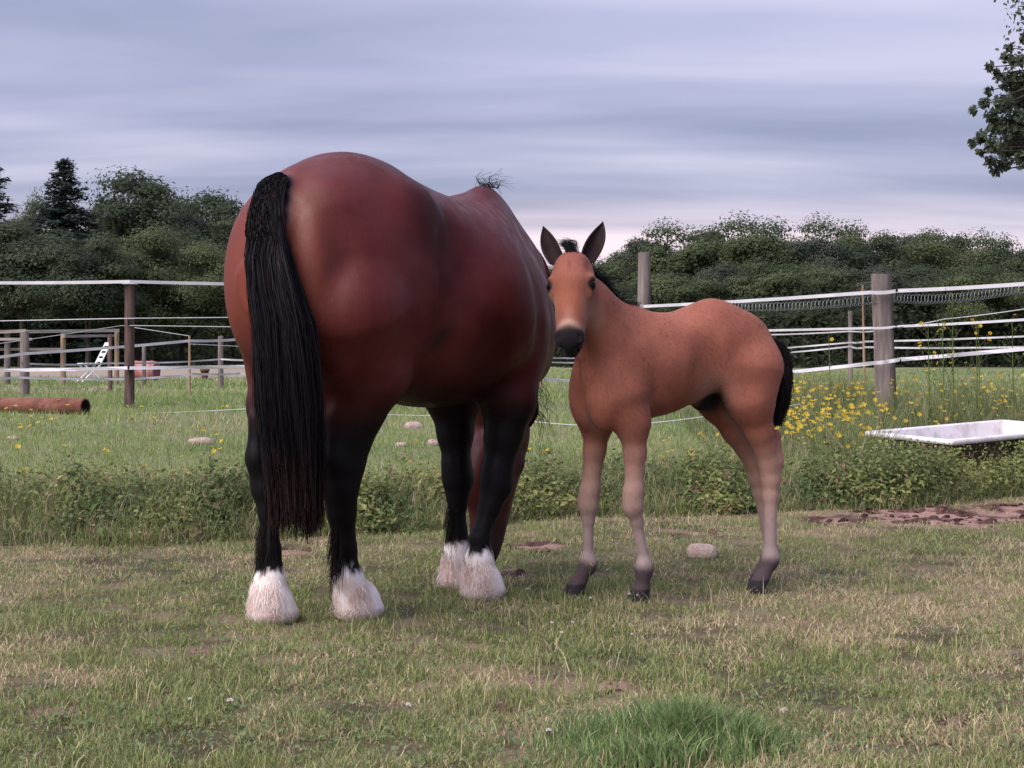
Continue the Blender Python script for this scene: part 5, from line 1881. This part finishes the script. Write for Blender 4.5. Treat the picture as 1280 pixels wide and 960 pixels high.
def weeds():
    """tangle of docks, vetch and thistles along the bank: leaves on stems"""
    r = grng
    n = 14000
    X = r.uniform(-3.4, 4.6, n)
    d = r.exponential(.36, n) + .10 * (vnoise(np.stack([X, X * 0], 1), 1.7, 36, 3) - .5)
    right = sstep(1.2, 2.4, X)
    d = np.where(r.random(n) < right * .55, r.uniform(0, 2.2, n), d)
    Y = bank_y(X) + d + .02
    # keep the trough itself free
    tx, ty = X - 2.98, Y - 10.84
    ue = tx * -.62 + ty * .78; uf = tx * .78 + ty * .62
    ok = ~((ue > -.02) & (ue < .80) & (uf > -.02) & (uf < 1.72))
    X, Y, d = X[ok], Y[ok], d[ok]
    n = len(X)
    P = np.stack([X, Y], 1)
    clump = vnoise(P, 2.4, 33, 3)
    kp = r.random(n) < .06 + 1.0 * sstep(.38, .60, clump) + .22 * sstep(1.0, 2.0, X)
    X, Y, d, P, clump = X[kp], Y[kp], d[kp], P[kp], clump[kp]
    n = len(X)
    big = vnoise(P, 1.1, 37, 2)
    hgt = (.035 + .33 * sstep(-.05, .25, d) * sstep(1.3, .3, d) * sstep(.25, .75, .5 * clump + .5 * big) * (.4 + .6 * r.random(n)) + .05 * r.random(n)) * (1 + .35 * sstep(1.2, 2.6, X))
    # close behind the trough and under its rim the weeds stay lower
    tx, ty = X - 2.98, Y - 10.84
    ue = tx * -.62 + ty * .78; uf = tx * .78 + ty * .62
    frontt = (X > 2.35) & (Y < 12.2) & (ue < .9) & (uf > -.9)
    hgt = np.where(frontt, np.clip(hgt * 1.5, .10, .34), hgt)
    Z = ground_z(X, Y)
    C, Nn, sz, col = [], [], [], []
    kind = r.random(n)
    cn = vnoise(P, 3.3, 39, 2)
    plant_c = lerp((.070, .112, .042), (.255, .275, .092), np.clip(sstep(.3, .7, cn) * .7 + .3 * r.random(n), 0, 1))
    plant_c = np.where((r.random(n) < .07)[:, None], np.array((.26, .17, .11)), plant_c)
    per = 9
    for j in range(per):
        t = (j + r.random(n)) / per
        spread = .022 + .05 * r.random(n)
        a = r.random(n) * 6.283
        c = np.stack([X + spread * np.cos(a) * (.5 + t), Y + spread * np.sin(a) * (.5 + t), Z + hgt * (.10 + .90 * t)], 1)
        C.append(c)
        nn = np.stack([np.cos(a) * .5, np.sin(a) * .5 - .15, np.full(n, .75)], 1) + r.normal(0, .4, (n, 3))
        Nn.append(nn / np.linalg.norm(nn, axis=1, keepdims=True))
        sz.append((.010 + .020 * r.random(n) ** 1.5) * (1.25 - .6 * t) * (.7 + .8 * kind))
        col.append(plant_c * (.70 + .55 * r.random((n, 1))))
    C = np.concatenate(C); Nn = np.concatenate(Nn); sz = np.concatenate(sz); col = np.concatenate(col)
    o = obj('weeds', leaf_cards(C, Nn, sz, col, r, 1.7, 'weeds'), M_grass)
    tag(o, 'tangled leafy weeds growing along the low bank', 'weeds', None, 'stuff')
    # stems and rough grass threaded through the weeds
    n = 62000
    X = r.uniform(-3.4, 4.7, n)
    d = r.exponential(.42, n)
    rt = r.random(n) < sstep(1.0, 2.4, X) * .6
    d = np.where(rt, r.uniform(0, 2.9, n), d)
    Y = bank_y(X) + d - .03
    tx, ty = X - 2.98, Y - 10.84
    ue = tx * -.62 + ty * .78; uf = tx * .78 + ty * .62
    ok = ~((ue > -.02) & (ue < .80) & (uf > -.02) & (uf < 1.72))
    X, Y, d = X[ok], Y[ok], d[ok]; ue, uf = ue[ok], uf[ok]
    n = len(X)
    H = (.06 + .20 * r.random(n) ** 1.6) * (.5 + .6 * sstep(-.05, .3, d)) * (1 + .6 * sstep(1.4, 2.8, X) * sstep(.8, 2.0, d))
    frontt = (X > 2.3) & (ue < .9) & (uf > -1.0) & (Y < 12)
    H = np.where(frontt, np.minimum(H * 1.2, .32), H)
    col = np.where((r.random(n) < .34)[:, None], np.array((.44, .37, .25)) * (.6 + .6 * r.random((n, 1))), lerp((.110, .165, .055), (.240, .275, .100), r.random(n)))
    o = obj('bank_grass', blades_mesh('bank_grass', X, Y, ground_z(X, Y), H, .0028 + .0022 * r.random(n), np.abs(r.normal(.35, .35, n)), col, curl=.6), M_grass)
    tag(o, 'rough grass and dry stems threaded through the weeds on the bank', 'grass', None, 'stuff')


def tall_grass():
    """rank uncut grass round the right-hand posts and behind the trough"""
    n = 40000
    X = grng.uniform(1.5, 4.9, n); Y = grng.uniform(10.9, 15.2, n)
    P = np.stack([X, Y], 1)
    tx, ty = X - 2.98, Y - 10.84
    ue = tx * -.62 + ty * .78; uf = tx * .78 + ty * .62
    ok = ~((ue > -.15) & (ue < .90) & (uf > -.15) & (uf < 1.9)) & ~((ue < .3) & (uf > -.6))
    cl = vnoise(P, 1.6, 141, 3)
    ok &= (Y - bank_y(X) > .7) & (grng.random(n) < .15 + sstep(.35, .6, cl))
    X, Y, cl = X[ok], Y[ok], cl[ok]; n = len(X)
    edge = sstep(1.5, 2.7, X)
    H = (.12 + .44 * edge * sstep(.22, .6, cl)) * (.45 + .75 * grng.random(n))
    st = grng.random(n) < .20
    col = np.where(st[:, None], np.array((.42, .35, .23)) * (.7 + .5 * grng.random((n, 1))), lerp((.110, .165, .062), (.225, .270, .110), grng.random(n)) * (.75 + .45 * grng.random((n, 1))))
    o = obj('tall_grass', blades_mesh('tall_grass', X, Y, ground_z(X, Y), H, .0045 + .0030 * grng.random(n), np.abs(grng.normal(.22, .2, n)), col, curl=.55), M_grass)
    tag(o, 'rank uncut grass round the stout post and behind the trough', 'grass', None, 'stuff')


turf()
lush_clump()
tall_grass()
meadow()
weeds()



def clods():
    """broken lumps of trodden earth and old droppings on the bare patches"""
    r = grng
    n = 14000
    X, Y = in_view(n, 3.4, 10.4, 1.5)
    m = soil_mask(X, Y)
    k = (r.random(n) < np.clip(m - .35, 0, 1) * 1.2) & (vnoise(np.stack([X, Y], 1), 5, 171, 3) > .45)
    X, Y = X[k], Y[k]; n = len(X)
    ico = np.array([(0, 0, 1), (.9, 0, .3), (.28, .85, .3), (-.72, .53, .3), (-.72, -.53, .3), (.28, -.85, .3), (.72, .53, -.4), (-.28, .85, -.4), (-.9, 0, -.4), (-.28, -.85, -.4), (.72, -.53, -.4)], float)
    f = np.array([(0, 1, 2), (0, 2, 3), (0, 3, 4), (0, 4, 5), (0, 5, 1), (1, 6, 2), (2, 7, 3), (3, 8, 4), (4, 9, 5), (5, 10, 1), (2, 6, 7), (3, 7, 8), (4, 8, 9), (5, 9, 10), (1, 10, 6)])
    s = (.006 + .020 * r.random(n) ** 2.2)
    V = np.stack([X, Y, ground_z(X, Y) + s * .15], 1)[:, None] + ico[None] * (s[:, None, None] * (.6 + .8 * r.random((n, 11, 1)))) * np.array((1.2, 1.2, .7))
    T = (np.arange(n)[:, None, None] * 11 + f[None]).reshape(-1, 3)
    col = lerp((.030, .017, .016), (.13, .072, .058), r.random(n) ** 1.6)
    o = obj('soil_clods', np_mesh('soil_clods', V.reshape(-1, 3), tris=T, smooth=False, col=np.repeat(col, 11, 0), attr='col'), mat_leaf('clod', trans=0, rough=.95, spec=.05))
    tag(o, 'dark broken clods on the bare earth patches', 'soil', None, 'stuff')


clods()
# --- flowers
M_yellow, _n, _l, _b = new_mat('yellow_petal')
_b.inputs['Base Color'].default_value = (0.72, 0.50, 0.04, 1); _b.inputs['Roughness'].default_value = .5
_t = _n.new('ShaderNodeBsdfTranslucent'); _t.inputs[0].default_value = (0.78, 0.56, 0.05, 1)
_m = _n.new('ShaderNodeMixShader'); _m.inputs[0].default_value = .5
_l.new(_b.outputs[0], _m.inputs[1]); _l.new(_t.outputs[0], _m.inputs[2]); _l.new(_m.outputs[0], _n['Material Output'].inputs[0])
M_stem = mat_plain('green_stem', (0.075, 0.105, 0.035), (0.12, 0.15, 0.05), 20, .7)
M_clover = mat_plain('clover_white', (0.42, 0.36, 0.34), (0.56, 0.50, 0.48), 90, .8)


def flower_meshes():
    out = []
    for v in range(3):
        r = np.random.default_rng(400 + v)
        mb = MB()
        for k in range(5):                                   # five cupped petals
            a = k * 2 * math.pi / 5 + .2 * v
            ca, sa = math.cos(a), math.sin(a)
            mb.add([(0, 0, 0), (.75 * ca - .45 * sa, .75 * sa + .45 * ca, .28), (1.0 * ca, 1.0 * sa, .42), (.75 * ca + .45 * sa, .75 * sa - .45 * ca, .28)], [(0, 1, 2, 3)])
        mb.tube([(0, 0, -.05), (0, 0, .16)], [.22, .16], 6)
        head = mb.mesh('flower_head')
        head.materials.append(M_yellow)
        st = MB().tube([(0, 0, 0), (.04 * (v - 1), .02, .5), (0, 0, 1)], [.012, .010, .008], 4, False).mesh('stem')
        st.materials.append(M_stem)
        out.append((head, st))
    return out


FLM = flower_meshes()


def yellow_flower(x, y, h, size, tilt, label, group):
    v = random.randrange(3)
    z = gz(x, y)
    root = bpy.data.objects.new('yellow_flower', None)
    root.empty_display_size = .02
    root.location = (x, y, z)
    root.rotation_euler = (random.uniform(-.15, .15), random.uniform(-.15, .15), random.uniform(0, 6.28))
    COL.objects.link(root)
    tag(root, label, 'flower', group)
    hd = bpy.data.objects.new('flower_head', FLM[v][0]); COL.objects.link(hd); hd.parent = root
    hd.location = (0, 0, h); hd.scale = (size, size, size); hd.rotation_euler = (tilt, 0, 0)
    st = bpy.data.objects.new('stem', FLM[v][1]); COL.objects.link(st); st.parent = root
    st.scale = (.16, .16, h)
    return root


spots = []
# (photo px range, Y range, count, stem height range, group, label)
FG = [((690, 730, 1), (7.4, 7.4), 0, None)]
fr_ = random.Random(5)


def scatter(px0, px1, Y0, Y1, n, h0, h1, s0, s1, label, group):
    for _ in range(n):
        px = fr_.uniform(px0, px1); Y = fr_.uniform(Y0, Y1)
        x = (px - 640) / FPX * Y
        if abs(x - 3.4) < .75 and 10.7 < Y < 12.6: continue
        yellow_flower(x, Y, fr_.uniform(h0, h1), fr_.uniform(s0, s1), fr_.uniform(.1, 1.0), label, group)


scatter(972, 1095, 11.0, 14.8, 130, .26, .50, .016, .026, 'yellow meadow flower in the drift between the foal\'s tail and the stout post', 'yellow flowers by the foal\'s tail')
scatter(1105, 1290, 12.0, 14.8, 60, .42, .66, .014, .022, 'yellow flower in the tall grass right of the stout post', 'yellow flowers right of the stout post')
scatter(5, 300, 9.3, 14.0, 44, .05, .13, .013, .021, 'yellow buttercup in the meadow left of the mare', 'buttercups left of the mare')
scatter(480, 720, 9.6, 12.6, 22, .05, .12, .012, .019, 'yellow buttercup in the meadow behind the mare\'s legs', 'buttercups behind the mare')
scatter(800, 960, 10.2, 13.0, 26, .06, .16, .012, .020, 'yellow buttercup in the meadow behind the foal', 'buttercups behind the foal')


def flower_drift():
    """the many more yellow heads that lie too thick to count, right of the foal and round the stout post"""
    r = np.random.default_rng(123)
    n = 520
    px = np.concatenate([r.uniform(965, 1110, 330), r.uniform(1100, 1300, 190)])
    Y = r.uniform(10.9, 15.0, n)
    X = (px - 640) / FPX * Y
    tx, ty = X - 2.98, Y - 10.84
    ue = tx * -.62 + ty * .78; uf = tx * .78 + ty * .62
    ok = ~((ue > -.15) & (ue < .95) & (uf > -.15) & (uf < 1.9)) & ~((ue < .3) & (uf > -.6))
    X, Y = X[ok], Y[ok]; n = len(X)
    Z = ground_z(X, Y) + r.uniform(.2, .5, n)
    s = r.uniform(.011, .021, n)
    a = r.random(n) * 6.28; tl = r.uniform(.1, 1.2, n)
    V, T = [], []
    for k in range(5):
        t = a + k * 1.2566
        for (rr, da, zz) in ((0, 0, 0), (.9, .5, .25), (1.0, 0, .42), (.9, -.5, .25)):
            x, y, z = rr * np.cos(t + da), rr * np.sin(t + da), np.full(n, zz)
            V.append(np.stack([X + s * x, Y + s * (y * np.cos(tl) - z * np.sin(tl)), Z + s * (y * np.sin(tl) + z * np.cos(tl))], 1))
    V = np.stack(V, 1).reshape(-1, 3)
    q = (np.arange(n)[:, None, None] * 20 + np.arange(5)[None, :, None] * 4 + np.arange(4)[None, None]).reshape(-1, 4)
    o = obj('flower_drift', np_mesh('flower_drift', V, quads=q, smooth=False), M_yellow)
    tag(o, 'uncountable smaller yellow flowers in the rank grass right of the foal', 'flowers', None, 'stuff')


flower_drift()
fl = yellow_flower((735 - 640) / FPX * 6.05, 6.05, .162, .011, .8, 'single yellow buttercup in front of the foal\'s foreleg on image left', None)


def clover(px, py, size=.011, label='', h=.03, group='white clover heads in the turf'):
    Y = CAMZ * FPX / (py - HOR) - .05
    x = (px - 640) / FPX * Y
    z = gz(x, Y)
    root = empty('clover_flower', (x, Y, z))
    tag(root, label, 'flower', group)
    r = np.random.default_rng(int(px * 7 + py))
    mb = MB()
    for k in range(34):                                      # florets
        u = r.normal(size=3); u /= np.linalg.norm(u)
        u[2] = abs(u[2]) * 1.0 - .25
        c = Vector(u * size * .75)
        mb.tube([c * .3, c, c * 1.35], [size * .18, size * .20, size * .05], 4, False)
    o = mb.build('flower_head', M_clover, root, (0, 0, h))
    MB().tube([(0, 0, 0), (.003, 0, h * .5), (0, 0, h)], .0012, 4, False).build('stem', M_stem, root)


CL = [(288, 888, .012, 'white clover head left of bottom centre, below the mare\'s left hind foot'), (238, 886, .008, 'small white clover head left of the larger one near the bottom'), (511, 893, .011, 'white clover head below the mare\'s right hind foot near the bottom'),
      (686, 926, .010, 'white clover head on the left edge of the lush clump'), (760, 738, .010, 'taller white clover between the foal\'s front hooves'), (757, 730, .009, 'uppermost white clover between the foal\'s front hooves'),
      (787, 752, .010, 'white clover against the hoof of the foal\'s image-right foreleg'), (797, 753, .009, 'white clover just right of the one touching the foal\'s hoof'), (738, 757, .009, 'low white clover right of the foal\'s image-left hoof'),
      (660, 745, .008, 'white clover right of the mare\'s front feet'), (690, 788, .009, 'white clover head left of three below the foal'), (702, 800, .009, 'lowest white clover head of three below the foal'), (716, 788, .008, 'right white clover head of three below the foal'),
      (888, 798, .008, 'left clover head of the pair below the foal\'s belly'), (920, 792, .008, 'right clover head of the pair below the foal\'s belly'), (980, 783, .009, 'white clover head below the foal\'s hind hoof'), (575, 785, .008, 'white clover between the mare\'s right hind and front feet'), (790, 803, .007, 'tiny clover head right of the three below the foal')]
for px, py, s, lab in CL:
    clover(px, py, s * .82, lab, h=.085 if 'taller' in lab or 'uppermost' in lab else .035)

# --- tall seeding weed and yellow-flowered plants right of the stout post
M_wleaf = mat_plain('weed_leaf', (0.075, 0.10, 0.045), (0.15, 0.16, 0.07), 12, .8)


def seed_spike(px, top_py, Y, label, n=26, spread=.12, seed=1, flowers=0):
    b = at(px, HOR, Y)
    z = gz(b.x, Y)
    h = at(px, top_py, Y).z - z
    root = empty('tall_weed', (b.x, Y, z))
    tag(root, label, 'weed', 'tall weeds right of the stout post')
    r = random.Random(seed)
    st = MB()
    st.tube([(0, 0, 0), (.01, 0, h * .5), (.0, 0, h)], [.006, .005, .002], 5, False)
    lf = MB()
    tips = []
    for k in range(n):
        t = .18 + .82 * k / n
        a = r.uniform(0, 6.28)
        L = spread * (1.15 - t) * r.uniform(.6, 1.2) + .02
        p0 = Vector((.0, 0, h * t)); p1 = p0 + Vector((math.cos(a) * L, math.sin(a) * L, L * 1.1))
        st.tube([p0, p0.lerp(p1, .5) + Vector((0, 0, -.01)), p1], [.002, .0016, .001], 3, False)
        tips.append(p1)
        for q in range(5):
            c = p0.lerp(p1, .3 + .7 * r.random())
            u = Vector((r.gauss(0, 1), r.gauss(0, 1), r.gauss(.6, .6))).normalized() * r.uniform(.012, .026)
            s = Vector((r.gauss(0, 1), r.gauss(0, 1), r.gauss(0, 1))).normalized() * .005
            lf.add([c - s, c + u * .5 + s * .4, c + u, c + u * .5 - s * 1.2], [(0, 1, 2, 3)])
    st.build('stem', M_stem, root)
    lf.build('leaves', M_wleaf, root)
    for k in range(flowers):
        p = tips[r.randrange(len(tips) // 2, len(tips))]
        o = bpy.data.objects.new('flower_head', FLM[k % 3][0]); COL.objects.link(o); o.parent = root
        o.location = p; s = r.uniform(.014, .020); o.scale = (s, s, s); o.rotation_euler = (r.uniform(.2, 1.3), 0, r.uniform(0, 6.28))


seed_spike(1190, 362, 12.8, 'tall feathery green seeding weed rising above the middle tape right of the stout post', 40, .16, 1)
seed_spike(1160, 403, 12.9, 'yellow-flowered weed nearest the stout post', 22, .22, 2, 9)
seed_spike(1178, 396, 12.6, 'yellow-flowered weed beneath the tall seeding one', 22, .22, 3, 7)
seed_spike(1223, 404, 12.7, 'yellow-flowered weed in the middle, right of the tall seeding one', 24, .22, 4, 11)
seed_spike(1265, 396, 12.5, 'dry pinkish weed near the right edge under the tapes', 24, .20, 5, 2)
seed_spike(1220, 384, 13.4, 'thin weed with a single yellow flower above the middle tape', 10, .08, 6, 1)
seed_spike(1036, 415, 13.2, 'thin weed with a yellow flower left of the stout post', 8, .06, 7, 1)
